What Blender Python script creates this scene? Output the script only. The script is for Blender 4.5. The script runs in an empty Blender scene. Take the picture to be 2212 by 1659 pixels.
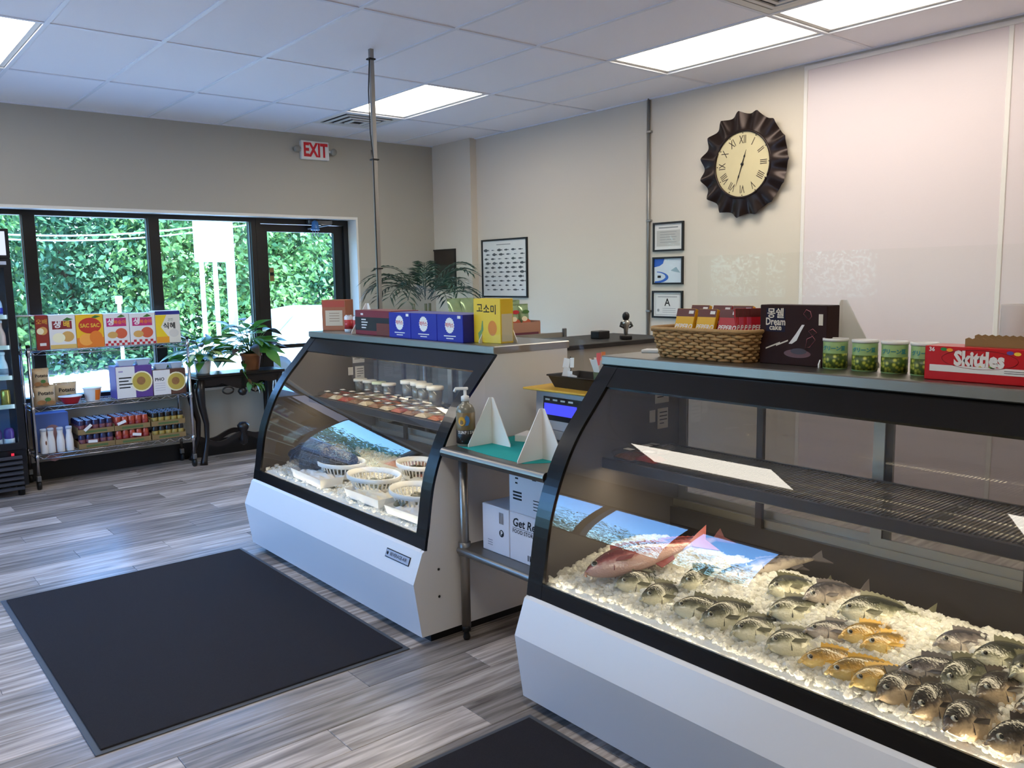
import bpy, math, random
from mathutils import Vector, Matrix, noise
PI = math.pi
rnd = random.Random(7)
scn = bpy.context.scene
COL = scn.collection

# ------------------------------------------------------------------ camera
FPX, YAW, PITCH, ROLL, CH = 1817.5, 0.690187, -0.124305, -0.016176, 1.6
IW, IH = 2212, 1659
_f = Vector((math.sin(YAW)*math.cos(PITCH), math.cos(YAW)*math.cos(PITCH), math.sin(PITCH)))
_r0 = Vector((math.cos(YAW), -math.sin(YAW), 0)); _u0 = _r0.cross(_f)
_r = _r0*math.cos(ROLL)+_u0*math.sin(ROLL); _u = -_r0*math.sin(ROLL)+_u0*math.cos(ROLL)
camd = bpy.data.cameras.new('camera'); cam = bpy.data.objects.new('camera', camd); COL.objects.link(cam)
camd.sensor_fit = 'HORIZONTAL'; camd.sensor_width = 36; camd.lens = FPX/IW*36
camd.clip_start = .05; camd.clip_end = 300
cam.matrix_world = Matrix(((_r.x, _u.x, -_f.x, 0), (_r.y, _u.y, -_f.y, 0), (_r.z, _u.z, -_f.z, CH), (0, 0, 0, 1)))
scn.camera = cam
def ray(px, py): return _f+_r*((px-IW/2)/FPX)-_u*((py-IH/2)/FPX)
def onz(px, py, z): d = ray(px, py); return Vector((0, 0, CH))+d*((z-CH)/d.z)
def ony(px, py, y): d = ray(px, py); return Vector((0, 0, CH))+d*(y/d.y)
def onx(px, py, x): d = ray(px, py); return Vector((0, 0, CH))+d*(x/d.x)

# ------------------------------------------------------------------ world, sun, exposure
wd = bpy.data.worlds.new('sky'); scn.world = wd; wd.use_nodes = True
nt = wd.node_tree; nt.nodes.clear()
sky = nt.nodes.new('ShaderNodeTexSky'); sky.sky_type = 'NISHITA'; sky.sun_disc = False
sky.sun_elevation = math.radians(58); sky.sun_rotation = math.radians(150); sky.air_density = 1.0; sky.dust_density = .6; sky.ozone_density = 1.6
bgn = nt.nodes.new('ShaderNodeBackground'); bgn.inputs['Strength'].default_value = 1.9
won = nt.nodes.new('ShaderNodeOutputWorld')
wb = nt.nodes.new('ShaderNodeMix'); wb.data_type = 'RGBA'; wb.blend_type = 'MULTIPLY'; wb.inputs[0].default_value = 1; wb.inputs[7].default_value = (.70, .90, 1.28, 1)   # interior white balance: daylight reads blue
nt.links.new(sky.outputs[0], wb.inputs[6]); nt.links.new(wb.outputs[2], bgn.inputs[0]); nt.links.new(bgn.outputs[0], won.inputs[0])
sund = bpy.data.lights.new('sun', 'SUN'); sund.energy = 15.0; sund.angle = .009; sund.color = (.97, .97, 1)
sun = bpy.data.objects.new('sun', sund); COL.objects.link(sun)
sun.rotation_euler = (math.radians(36), 0, math.radians(-28)); sun.location = (0, -4, 12)
LIGHT = 9.0          # ceiling panel radiance
CASEL = 9.0          # case lamp radiance
vs = scn.view_settings
scn.display_settings.display_device = 'sRGB'
vs.view_transform = 'Standard'; vs.look = 'None'; vs.exposure = 0.35; vs.gamma = 1; vs.use_curve_mapping = False
try:
    cy = scn.cycles
    cy.use_denoising = True; cy.max_bounces = 10; cy.diffuse_bounces = 7; cy.glossy_bounces = 4; cy.transmission_bounces = 6
    cy.transparent_max_bounces = 16; cy.caustics_reflective = False; cy.caustics_refractive = False; cy.sample_clamp_indirect = 6
except Exception: pass

# ------------------------------------------------------------------ helpers
class MB:
    """collects geometry; build() links it as ONE mesh object"""
    def __init__(s): s.v = []; s.f = []; s.sm = []
    def add(s, vs_, fs, smooth=False):
        b = len(s.v); s.v += [tuple(p) for p in vs_]
        s.f += [tuple(i+b for i in f) for f in fs]; s.sm += [smooth]*len(fs); return s
    def box(s, x0, x1, y0, y1, z0, z1):
        return s.add([(x0,y0,z0),(x1,y0,z0),(x1,y1,z0),(x0,y1,z0),(x0,y0,z1),(x1,y0,z1),(x1,y1,z1),(x0,y1,z1)],
              [(0,3,2,1),(4,5,6,7),(0,1,5,4),(1,2,6,5),(2,3,7,6),(3,0,4,7)])
    def cbox(s, x0, x1, y0, y1, z0, z1, b=.004):
        # box with chamfered edges
        X, Y, Z = (x0, x1), (y0, y1), (z0, z1); vs_ = []; idx = {}
        for i in (0,1):
            for j in (0,1):
                for k in (0,1):
                    sx, sy, sz = 1-2*i, 1-2*j, 1-2*k
                    for a, p in enumerate(((X[i], Y[j]+sy*b, Z[k]+sz*b), (X[i]+sx*b, Y[j], Z[k]+sz*b), (X[i]+sx*b, Y[j]+sy*b, Z[k]))):
                        idx[i,j,k,a] = len(vs_); vs_.append(p)
        g = lambda *t: idx[t]
        fs = []
        for i in (0,1):
            q = [g(i,0,0,0), g(i,1,0,0), g(i,1,1,0), g(i,0,1,0)]; fs.append(q if i else q[::-1])
        for j in (0,1):
            q = [g(0,j,0,1), g(1,j,0,1), g(1,j,1,1), g(0,j,1,1)]; fs.append(q[::-1] if j else q)
        for k in (0,1):
            q = [g(0,0,k,2), g(1,0,k,2), g(1,1,k,2), g(0,1,k,2)]; fs.append(q if k else q[::-1])
        for i in (0,1):
            for j in (0,1):
                q = [g(i,j,0,0), g(i,j,0,1), g(i,j,1,1), g(i,j,1,0)]; fs.append(q if (i+j)%2 == 0 else q[::-1])
            for k in (0,1):
                q = [g(i,0,k,0), g(i,0,k,2), g(i,1,k,2), g(i,1,k,0)]; fs.append(q if (i+k)%2 else q[::-1])
        for j in (0,1):
            for k in (0,1):
                q = [g(0,j,k,1), g(0,j,k,2), g(1,j,k,2), g(1,j,k,1)]; fs.append(q if (j+k)%2 == 0 else q[::-1])
        for i in (0,1):
            for j in (0,1):
                for k in (0,1):
                    q = [g(i,j,k,0), g(i,j,k,1), g(i,j,k,2)]; fs.append(q if (i+j+k)%2 else q[::-1])
        return s.add(vs_, fs)
    def tube(s, pts, r, n=8, cap=True, smooth=True):
        pts = [Vector(p) for p in pts]; m = len(pts); rr = r if isinstance(r, (list, tuple)) else [r]*m
        vs_ = []; fs = []; up = None
        for i, p in enumerate(pts):
            t = (pts[min(i+1, m-1)]-pts[max(i-1, 0)]).normalized()
            if up is None: up = Vector((0,0,1)) if abs(t.z) < .9 else Vector((1,0,0))
            a = t.cross(up); a = a.normalized() if a.length > 1e-6 else Vector((1,0,0)); b = a.cross(t).normalized(); up = b
            for k in range(n):
                an = 2*PI*k/n; vs_.append(p+(a*math.cos(an)+b*math.sin(an))*rr[i])
        for i in range(m-1):
            for k in range(n):
                k2 = (k+1) % n; fs.append((i*n+k, i*n+k2, (i+1)*n+k2, (i+1)*n+k))
        if cap: fs.append(tuple(range(n))[::-1]); fs.append(tuple((m-1)*n+k for k in range(n)))
        return s.add(vs_, fs, smooth)
    def loop(s, pts, r, n=6):
        pts = [Vector(p) for p in pts]; m = len(pts); vs_ = []; fs = []
        for i, p in enumerate(pts):
            t = (pts[(i+1) % m]-pts[i-1]).normalized(); up = Vector((0,0,1)) if abs(t.z) < .9 else Vector((1,0,0))
            a = t.cross(up).normalized(); b = a.cross(t)
            for k in range(n):
                an = 2*PI*k/n; vs_.append(p+(a*math.cos(an)+b*math.sin(an))*r)
        for i in range(m):
            j = (i+1) % m
            for k in range(n):
                k2 = (k+1) % n; fs.append((i*n+k, i*n+k2, j*n+k2, j*n+k))
        return s.add(vs_, fs, True)
    def lathe(s, prof, n=20, c=(0,0,0), smooth=True, sx=1, sy=1, cap=True):
        vs_ = []; fs = []; m = len(prof)
        for r, z in prof:
            for k in range(n):
                a = 2*PI*k/n; vs_.append((c[0]+r*sx*math.cos(a), c[1]+r*sy*math.sin(a), c[2]+z))
        for i in range(m-1):
            for k in range(n):
                k2 = (k+1) % n; fs.append((i*n+k, i*n+k2, (i+1)*n+k2, (i+1)*n+k))
        if cap and prof[0][0] > 1e-5: fs.append(tuple(range(n))[::-1])
        if cap and prof[-1][0] > 1e-5: fs.append(tuple((m-1)*n+k for k in range(n)))
        return s.add(vs_, fs, smooth)
    def prism(s, poly, axis, a, b):
        # poly in the two other axes; axis 'x': (y,z), 'y': (x,z), 'z': (x,y)
        n = len(poly)
        mk = {'x': lambda p, t: (t, p[0], p[1]), 'y': lambda p, t: (p[0], t, p[1]), 'z': lambda p, t: (p[0], p[1], t)}[axis]
        area = sum(poly[i][0]*poly[(i+1) % n][1]-poly[(i+1) % n][0]*poly[i][1] for i in range(n))
        pl = list(poly) if area > 0 else list(poly)[::-1]
        vs_ = [mk(p, a) for p in pl]+[mk(p, b) for p in pl]
        lo = tuple(range(n))[::-1]; hi = tuple(range(n, 2*n)); sd = [(i, (i+1) % n, n+(i+1) % n, n+i) for i in range(n)]
        fl = (axis == 'y') != (a > b)
        fs = [lo, hi]+sd
        if fl: fs = [f[::-1] for f in fs]
        return s.add(vs_, fs)
    def grid(s, fn, nu, nv, smooth=True, closed_u=False):
        vs_ = [fn(i/nu, j/nv) for j in range(nv+1) for i in range(nu+1)]
        fs = [(j*(nu+1)+i, j*(nu+1)+i+1, (j+1)*(nu+1)+i+1, (j+1)*(nu+1)+i) for j in range(nv) for i in range(nu)]
        return s.add(vs_, fs, smooth)
    def mesh(s, name, mat=None):
        me = bpy.data.meshes.new(name); me.from_pydata(s.v, [], s.f)
        if any(s.sm): me.polygons.foreach_set('use_smooth', s.sm)
        if mat: me.materials.append(mat)
        me.update(); return me
    def build(s, name, mat=None, parent=None, loc=(0,0,0), rz=0):
        o = bpy.data.objects.new(name, s.mesh(name, mat)); COL.objects.link(o); o.location = loc
        if rz: o.rotation_euler = (0, 0, rz)
        if parent: o.parent = parent
        return o
def tag(o, label=None, cat=None, group=None, kind=None):
    if label: o['label'] = label
    if cat: o['category'] = cat
    if group: o['group'] = group
    if kind: o['kind'] = kind
    return o
def thing(name, label, cat, loc=(0,0,0), rz=0, group=None, rot=None):
    o = bpy.data.objects.new(name, None); COL.objects.link(o); o.location = loc; o.rotation_euler = rot or (0, 0, rz)
    o.empty_display_size = .05
    return tag(o, label, cat, group)
def struct(name, mb, mat, parent=None):
    o = mb.build(name, mat, parent)
    if not parent: o['kind'] = 'structure'
    return o
def sbox(name, mat, dims, parent=None): return struct(name, MB().box(*dims), mat, parent)
def dup(root, loc=None, rz=None, label=None, group=None, rot=None, scale=None):
    r = root.copy(); COL.objects.link(r)
    if loc is not None: r.location = loc
    if rot is not None: r.rotation_euler = rot
    elif rz is not None: r.rotation_euler = (0, 0, rz)
    if scale is not None: r.scale = (scale,)*3
    if label: r['label'] = label
    if group: r['group'] = group
    for ch in list(root.children):
        c = ch.copy(); COL.objects.link(c); c.parent = r
        for g in ch.children:
            d = g.copy(); COL.objects.link(d); d.parent = c
    return r
TEXTS = []
def text(body, size, mat, parent, loc, right=(1,0,0), up=(0,0,1), align='CENTER', name='lettering', bold=0.0, sx=1.0, shear=0.0):
    """flat lettering lying on a face of parent (local coordinates)"""
    c = bpy.data.curves.new(name, 'FONT'); c.body = body; c.size = size; c.align_x = align; c.align_y = 'CENTER'
    c.offset = bold; c.resolution_u = 2; c.shear = shear
    o = bpy.data.objects.new('text_source', c); COL.objects.link(o)
    r, u = Vector(right).normalized(), Vector(up).normalized(); n = r.cross(u)
    M = Matrix(((r.x*sx, u.x, n.x, loc[0]), (r.y*sx, u.y, n.y, loc[1]), (r.z*sx, u.z, n.z, loc[2]), (0,0,0,1)))
    TEXTS.append((o, M, mat, parent, name))
def finish_texts():
    dg = bpy.context.evaluated_depsgraph_get()
    for o, M, mat, parent, name in TEXTS:
        me = bpy.data.meshes.new_from_object(o.evaluated_get(dg)); me.name = name
        me.transform(M); me.materials.clear(); me.materials.append(mat)
        t = bpy.data.objects.new(name, me); COL.objects.link(t); t.parent = parent
        c = o.data; bpy.data.objects.remove(o); bpy.data.curves.remove(c)

# ------------------------------------------------------------------ materials
def nmat(name):
    m = bpy.data.materials.new(name); m.use_nodes = True; return m, m.node_tree, m.node_tree.nodes['Principled BSDF']
def mat(name, col, rough=.5, metal=0., spec=.5, noise_=0., nscale=20., bump=0., bscale=80., trans=0., emit=None, es=0., coat=0., alpha=1., ior=1.45, sss=0.):
    m, t, p = nmat(name)
    p.inputs['Base Color'].default_value = (*col, 1); p.inputs['Roughness'].default_value = rough; p.inputs['Metallic'].default_value = metal
    p.inputs['Specular IOR Level'].default_value = spec; p.inputs['Transmission Weight'].default_value = trans; p.inputs['IOR'].default_value = ior
    p.inputs['Coat Weight'].default_value = coat; p.inputs['Alpha'].default_value = alpha
    if sss: p.inputs['Subsurface Weight'].default_value = sss; p.inputs['Subsurface Radius'].default_value = (.01, .008, .006)
    if emit: p.inputs['Emission Color'].default_value = (*emit, 1); p.inputs['Emission Strength'].default_value = es
    if noise_ or bump:
        tc = t.nodes.new('ShaderNodeTexCoord')
    if noise_:
        n = t.nodes.new('ShaderNodeTexNoise'); n.inputs['Scale'].default_value = nscale; n.inputs['Detail'].default_value = 4
        mx = t.nodes.new('ShaderNodeMix'); mx.data_type = 'RGBA'
        mx.inputs[6].default_value = (*[c*(1-noise_) for c in col], 1); mx.inputs[7].default_value = (*[min(1, c*(1+noise_)) for c in col], 1)
        t.links.new(tc.outputs['Object'], n.inputs['Vector']); t.links.new(n.outputs['Fac'], mx.inputs[0]); t.links.new(mx.outputs[2], p.inputs['Base Color'])
    if bump:
        n2 = t.nodes.new('ShaderNodeTexNoise'); n2.inputs['Scale'].default_value = bscale; n2.inputs['Detail'].default_value = 3
        b = t.nodes.new('ShaderNodeBump'); b.inputs['Strength'].default_value = bump; b.inputs['Distance'].default_value = .01
        t.links.new(tc.outputs['Object'], n2.inputs['Vector']); t.links.new(n2.outputs['Fac'], b.inputs['Height']); t.links.new(b.outputs[0], p.inputs['Normal'])
    return m
def pane_mat(name, tint=(1,1,1), gloss=1.0, rough=0.0, f0=.042):
    """thin glass: see-through with Schlick reflection, the same from both sides"""
    m = bpy.data.materials.new(name); m.use_nodes = True; t = m.node_tree; t.nodes.clear()
    o = t.nodes.new('ShaderNodeOutputMaterial'); tr = t.nodes.new('ShaderNodeBsdfTransparent'); gl = t.nodes.new('ShaderNodeBsdfGlossy')
    mx = t.nodes.new('ShaderNodeMixShader'); lw = t.nodes.new('ShaderNodeLayerWeight'); lw.inputs[0].default_value = .5
    pw_ = t.nodes.new('ShaderNodeMath'); pw_.operation = 'POWER'; pw_.inputs[1].default_value = 5
    ma = t.nodes.new('ShaderNodeMath'); ma.operation = 'MULTIPLY_ADD'; ma.inputs[1].default_value = (1-f0)*gloss; ma.inputs[2].default_value = f0*gloss; ma.use_clamp = True
    tr.inputs[0].default_value = (*tint, 1); gl.inputs['Roughness'].default_value = rough
    L = t.links.new
    L(lw.outputs['Facing'], pw_.inputs[0]); L(pw_.outputs[0], ma.inputs[0]); L(ma.outputs[0], mx.inputs[0]); L(tr.outputs[0], mx.inputs[1]); L(gl.outputs[0], mx.inputs[2]); L(mx.outputs[0], o.inputs[0])
    return m
def emis(name, col, s):
    m = bpy.data.materials.new(name); m.use_nodes = True; t = m.node_tree; t.nodes.clear()
    o = t.nodes.new('ShaderNodeOutputMaterial'); e = t.nodes.new('ShaderNodeEmission'); e.inputs[0].default_value = (*col, 1); e.inputs[1].default_value = s
    t.links.new(e.outputs[0], o.inputs[0]); return m
def lin(r, g, b): return tuple(((c/255)/12.92 if c/255 <= .04045 else ((c/255+.055)/1.055)**2.4) for c in (r, g, b))
def C(name, r, g, b, rough=.5, **k): return mat(name, lin(r, g, b), rough, **k)

def floor_mat():
    m, t, p = nmat('plank_vinyl'); L = t.links.new
    tc = t.nodes.new('ShaderNodeTexCoord'); oi = t.nodes.new('ShaderNodeObjectInfo')
    cmb = t.nodes.new('ShaderNodeCombineXYZ'); mu = t.nodes.new('ShaderNodeMath'); mu.operation = 'MULTIPLY'; mu.inputs[1].default_value = 37
    L(oi.outputs['Random'], mu.inputs[0]); L(mu.outputs[0], cmb.inputs[0]); L(mu.outputs[0], cmb.inputs[1])
    ad = t.nodes.new('ShaderNodeVectorMath'); ad.operation = 'ADD'; L(tc.outputs['Object'], ad.inputs[0]); L(cmb.outputs[0], ad.inputs[1])
    mp = t.nodes.new('ShaderNodeMapping'); mp.inputs['Scale'].default_value = (1.6, 22, 1); L(ad.outputs[0], mp.inputs[0])
    n = t.nodes.new('ShaderNodeTexNoise'); n.inputs['Scale'].default_value = 1.5; n.inputs['Detail'].default_value = 7; n.inputs['Distortion'].default_value = .6; L(mp.outputs[0], n.inputs['Vector'])
    cr = t.nodes.new('ShaderNodeValToRGB'); e = cr.color_ramp.elements
    e[0].position = .28; e[0].color = (*lin(98, 91, 86), 1); e[1].position = .72; e[1].color = (*lin(178, 170, 164), 1)
    e2 = cr.color_ramp.elements.new(.5); e2.color = (*lin(143, 134, 127), 1)
    L(n.outputs['Fac'], cr.inputs[0])
    hs = t.nodes.new('ShaderNodeHueSaturation'); mr = t.nodes.new('ShaderNodeMapRange'); mr.inputs[3].default_value = .8; mr.inputs[4].default_value = 1.98
    L(oi.outputs['Random'], mr.inputs[0]); L(mr.outputs[0], hs.inputs['Value']); L(cr.outputs[0], hs.inputs['Color']); L(hs.outputs[0], p.inputs['Base Color'])
    p.inputs['Roughness'].default_value = .27
    b = t.nodes.new('ShaderNodeBump'); b.inputs['Strength'].default_value = .08; b.inputs['Distance'].default_value = .005; L(n.outputs['Fac'], b.inputs['Height']); L(b.outputs[0], p.inputs['Normal'])
    return m
M = {}
M['plank'] = floor_mat()
M['subfloor'] = C('subfloor', 70, 64, 58, .5)
M['ceil'] = C('ceiling_tile', 243, 242, 246, .85, bump=.25, bscale=350)
M['tbar'] = C('ceiling_grid', 226, 228, 234, .55)
M['wall'] = C('wall_paint_backlit', 180, 174, 160, .75, bump=.05, bscale=200)  # backlit shade of the storefront header mixed into this darker colour
M['wallr'] = C('wall_paint_right', 213, 202, 185, .7, bump=.05, bscale=200)
M['panel'] = C('white_wall_panel', 222, 208, 206, .35, bump=.04, bscale=60)
M['trimw'] = C('white_trim', 230, 224, 216, .4)
M['reveal'] = C('white_reveal', 235, 230, 218, .6)
M['blackmetal'] = C('black_aluminium', 24, 23, 24, .35)
M['base'] = C('black_baseboard', 18, 16, 16, .5)
M['glass'] = pane_mat('window_glass', (.86, .95, .93), 1.0)
M['caseglass'] = pane_mat('case_glass', (.97, .98, .97), 2.0)
M['acryl'] = pane_mat('acrylic', (.985, .99, .985), .2)
M['fixture'] = C('fixture_white', 225, 222, 214, .5)
M['diff'] = emis('light_diffuser', (1, .93, .82), LIGHT)
M['caselamp'] = emis('case_lamp', (1, .82, .52), CASEL)
M['casewhite'] = C('case_white_enamel', 224, 222, 220, .28, spec=.5)
M['caseend'] = C('case_end_panel', 200, 194, 184, .4)
M['caseblack'] = C('case_black', 9, 8, 9, .22)
M['casein'] = C('case_interior_grey', 92, 86, 84, .4)
M['casedark'] = C('case_interior_dark', 52, 46, 46, .35)
M['steel'] = mat('stainless_steel', lin(156, 151, 144), .36, 1.0, bump=.03, bscale=300)
M['steeld'] = mat('dull_steel', lin(128, 126, 124), .42, .9)
M['chrome'] = mat('chrome_wire', lin(190, 190, 196), .22, 1.0)
M['alu'] = mat('aluminium', lin(150, 148, 144), .45, .8)
M['black'] = C('matt_black', 14, 13, 13, .5)
M['white'] = C('white_plastic', 232, 230, 226, .4)
M['paper'] = C('white_paper', 228, 224, 220, .8)
M['ink'] = C('black_ink', 20, 19, 22, .7)
M['card'] = C('brown_cardboard', 138, 112, 72, .85, noise_=.1, nscale=30)
M['rubber'] = C('grey_rubber', 74, 78, 84, .55)
M['matfab'] = C('dark_carpet', 38, 32, 34, .95, noise_=.45, nscale=320, bump=.8, bscale=500)
# ================================================================== the setting
CZ, YW, YG, XR, XL, YB = 3.008, 7.6, 7.80, 5.30, -1.05, -3.2
GX, GY, TX, TY = 1.110, 6.449, .6096, 1.2192
SILL, HEAD = .62, 2.213
WX0, WX1 = -.92, 4.28
# floor with single planks
fl = sbox('floor', M['subfloor'], (XL-.2, XR+.3, YB-.2, YG+.2, -.1, -.006))
pw, plen = .182, 1.22
pm = MB().cbox(0, plen-.0015, 0, pw-.0015, -.006, 0, .0012).mesh('plank', M['plank'])
row = 0; y = 1.0
while y < YG+.05:
    x = -1.05-((row*.47) % plen)
    while x < XR:
        if x < 2.6 or y > 4.7:
            o = bpy.data.objects.new('plank', pm); COL.objects.link(o); o.location = (x, y, 0); o.parent = fl
        x += plen
    y += pw; row += 1
far_floor = MB().box(XL, XR, YB, 1.0-.0015, -.006, 0).box(2.6+.7, XR, 1.0, 4.7, -.006, -.001)
o = far_floor.build('floor_sheet', M['plank'], fl)
# ceiling: slab, tiles, grid runners
ce = sbox('ceiling', M['ceil'], (XL-.2, XR+.3, YB-.2, YG+.25, CZ+.03, CZ+.3))
LIGHTS = {(4, 0), (5, 2), (5, 3), (-1, 0), (-1, 2), (-1, 4), (-1, 6), (4, 6)}   # (column, row) cells with a light panel
VENTS = {(4, -1), (4, 3)}
xs = [GX+i*TX for i in range(-8, 8)]; xs = [x for x in xs if XL < x < XR]
ys = [GY-j*TY for j in range(0, 9)]; ys = [y for y in ys if YB < y < YW]
tile_cache = {}
def ceiling_tile(x0, x1, y0, y1):
    k = (round(x1-x0, 3), round(y1-y0, 3))
    if k not in tile_cache: tile_cache[k] = MB().box(0, x1-x0, 0, y1-y0, 0, .012).mesh('ceiling_tile', M['ceil'])
    o = bpy.data.objects.new('ceiling_tile', tile_cache[k]); COL.objects.link(o); o.location = (x0, y0, CZ); o.parent = ce
for i in range(-8, 8):
    for j in range(-1, 9):
        x0, x1 = max(XL, GX+i*TX), min(XR, GX+(i+1)*TX); y1, y0 = min(YW, GY-j*TY), max(YB, GY-(j+1)*TY)
        if j == -1: y0, y1 = GY, YW
        if x1-x0 < .02 or y1-y0 < .02: continue
        if (i, j) in LIGHTS: continue
        if (i, j) in VENTS:
            if j == -1: ceiling_tile(x0, x1, y0+.61, y1)
            else: ceiling_tile(x0, x1, y0, y1-.61)
            continue
        ceiling_tile(x0, x1, y0, y1)
for x in xs: MB().box(x-.012, x+.012, YB, YW, CZ-.006, CZ+.004).build('grid_runner', M['tbar'], ce)
for y in ys: MB().box(XL, XR, y-.012, y+.012, CZ-.0055, CZ+.004).build('grid_runner', M['tbar'], ce)
MB().box(XL, XR, YW-.022, YW, CZ-.008, CZ+.004).build('wall_angle', M['tbar'], ce)
MB().box(XR-.022, XR, YB, YW, CZ-.008, CZ+.004).build('wall_angle', M['tbar'], ce)
# light panels
def ceiling_light(i, j, label):
    x0, x1, y1, y0 = GX+i*TX, GX+(i+1)*TX, GY-j*TY, GY-(j+1)*TY
    t = thing('ceiling_light', label, 'light', ((x0+x1)/2, (y0+y1)/2, CZ+.01), group='recessed fluorescent ceiling panels')
    a, b, w = TX/2-.013, TY/2-.013, .03
    fr = MB().box(-a, a, -b, -b+w, -.004, .02).box(-a, a, b-w, b, -.004, .02).box(-a, -a+w, -b+w, b-w, -.004, .02).box(a-w, a, -b+w, b-w, -.004, .02)
    fr.build('frame', M['fixture'], t)
    MB().box(-a+w, a-w, -b+w, b-w, .004, .012).build('diffuser', M['diff'], t)
    MB().box(-a, a, -b, b, .0125, .03).build('housing', M['fixture'], t)
lab = {(4, 0): 'glowing ceiling panel next to the square air vent', (5, 2): 'glowing ceiling panel above the wall clock', (5, 3): 'glowing ceiling panel near the white wall panels',
       (-1, 0): 'glowing ceiling panel in front of the drinks fridge'}
for (i, j) in LIGHTS: ceiling_light(i, j, lab.get((i, j), 'glowing ceiling panel above the customer area'))
# vents
def ceiling_vent(cx, cy_, label):
    t = thing('ceiling_vent', label, 'vent', (cx, cy_, CZ), group='square ceiling air vents')
    for k, (h, z) in enumerate(((.29, -.004), (.215, -.012), (.15, -.018), (.085, -.022))):
        w = .028 if k else .05
        MB().box(-h, h, -h, -h+w, z, z+.008).box(-h, h, h-w, h, z, z+.008).box(-h, -h+w, -h+w, h-w, z, z+.008).box(h-w, h, -h+w, h-w, z, z+.008).build('louvre_ring', M['fixture'], t)
    MB().box(-.285, .285, -.285, .285, .004, .03).build('duct_opening', M['black'], t)
ceiling_vent(GX+4.5*TX, GY+.305, 'square white louvred air vent beyond a ceiling panel by the storefront')
ceiling_vent(GX+4.5*TX, GY-3*TY-.305, 'square white louvred air vent between two rows over the counter')
# walls
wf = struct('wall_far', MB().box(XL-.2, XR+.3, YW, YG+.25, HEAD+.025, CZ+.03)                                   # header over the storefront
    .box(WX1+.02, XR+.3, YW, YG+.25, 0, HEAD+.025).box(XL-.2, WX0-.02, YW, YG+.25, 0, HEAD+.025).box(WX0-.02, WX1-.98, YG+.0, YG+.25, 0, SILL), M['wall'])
MB().box(WX0-.02, WX1+.02, YW+.002, YG+.05, HEAD, HEAD+.025).box(WX1, WX1+.02, YW+.002, YG+.05, 0, HEAD).box(WX0-.02, WX0, YW+.002, YG+.05, SILL, HEAD).build('reveal_lining', M['reveal'], wf)
MB().box(WX0, WX1-1.0, YG-.045, YG+.03, SILL, SILL+.022).build('window_ledge', M['reveal'], wf)
sbox('baseboard_far', M['base'], (WX0, WX1-.98, YG-.014, YG, 0, .15))
sbox('baseboard_far_pier', M['base'], (WX1+.02, 5.21, YW-.014, YW, 0, .12))
wr = sbox('wall_right', M['wallr'], (XR, XR+.25, YB-.2, YG+.25, 0, CZ+.03))
MB().box(5.222, XR, 6.93, YW, 0, CZ).build('corner_pier', M['wallr'], wr)
for k, (a, b) in enumerate(((1.985, 3.24), (.73, 1.975), (-.525, .72))):
    MB().box(XR-.006, XR, a, b, .1, CZ-.035).build('wall_panel', M['panel'], wr)
for yy in (3.246, 1.98, .725): MB().cbox(XR-.012, XR, yy-.014, yy+.014, .1, CZ-.03, .003).build('panel_strip', M['trimw'], wr)
MB().cbox(XR-.014, XR, -.5, 3.26, CZ-.05, CZ-.02, .003).build('panel_top_strip', M['trimw'], wr)
LW0, LW1, LS = 3.27, 7.36, .80
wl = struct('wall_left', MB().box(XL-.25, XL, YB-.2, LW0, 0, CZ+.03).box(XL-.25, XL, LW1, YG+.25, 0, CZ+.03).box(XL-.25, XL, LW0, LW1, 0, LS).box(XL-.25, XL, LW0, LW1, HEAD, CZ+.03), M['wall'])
LM = [LW0, 4.09, 5.03, 5.97, 6.91-.2, LW1]
for k in range(5):
    a, b = LM[k], LM[k+1]; w = struct('window_%d' % (k+5), MB().box(XL-.12, XL-.04, a, a+.045, LS, HEAD).box(XL-.12, XL-.04, b-.045, b, LS, HEAD).box(XL-.12, XL-.04, a+.045, b-.045, LS, LS+.05).box(XL-.12, XL-.04, a+.045, b-.045, HEAD-.04, HEAD), M['blackmetal'])
    MB().box(XL-.084, XL-.078, a+.045, b-.045, LS+.05, HEAD-.04).build('pane', M['glass'], w)
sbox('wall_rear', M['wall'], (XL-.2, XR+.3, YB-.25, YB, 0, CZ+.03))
# storefront windows: black frames and panes
MX = [WX0, .45, 1.40, 2.37, 3.30]
for k in range(4):
    a, b = MX[k], MX[k+1]; fw = .045
    a2 = a if k == 0 else a-0; 
    w = struct('window_%d' % (k+1), MB().box(a, a+fw, YG-.03, YG+.08, SILL+.022, HEAD).box(b-fw, b, YG-.03, YG+.08, SILL+.022, HEAD)
        .box(a+fw, b-fw, YG-.03, YG+.08, HEAD-.04, HEAD).box(a+fw, b-fw, YG-.03, YG+.08, SILL+.022, SILL+.07), M['blackmetal'])
    MB().box(a+fw, b-fw, YG+.02, YG+.026, SILL+.07, HEAD-.04).build('pane', M['glass'], w)
    MB().box(a+fw, a+fw+.008, YG+.005, YG+.018, SILL+.07, HEAD-.04).box(b-fw-.008, b-fw, YG+.005, YG+.018, SILL+.07, HEAD-.04).build('glazing_bead', M['alu'], w)
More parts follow.
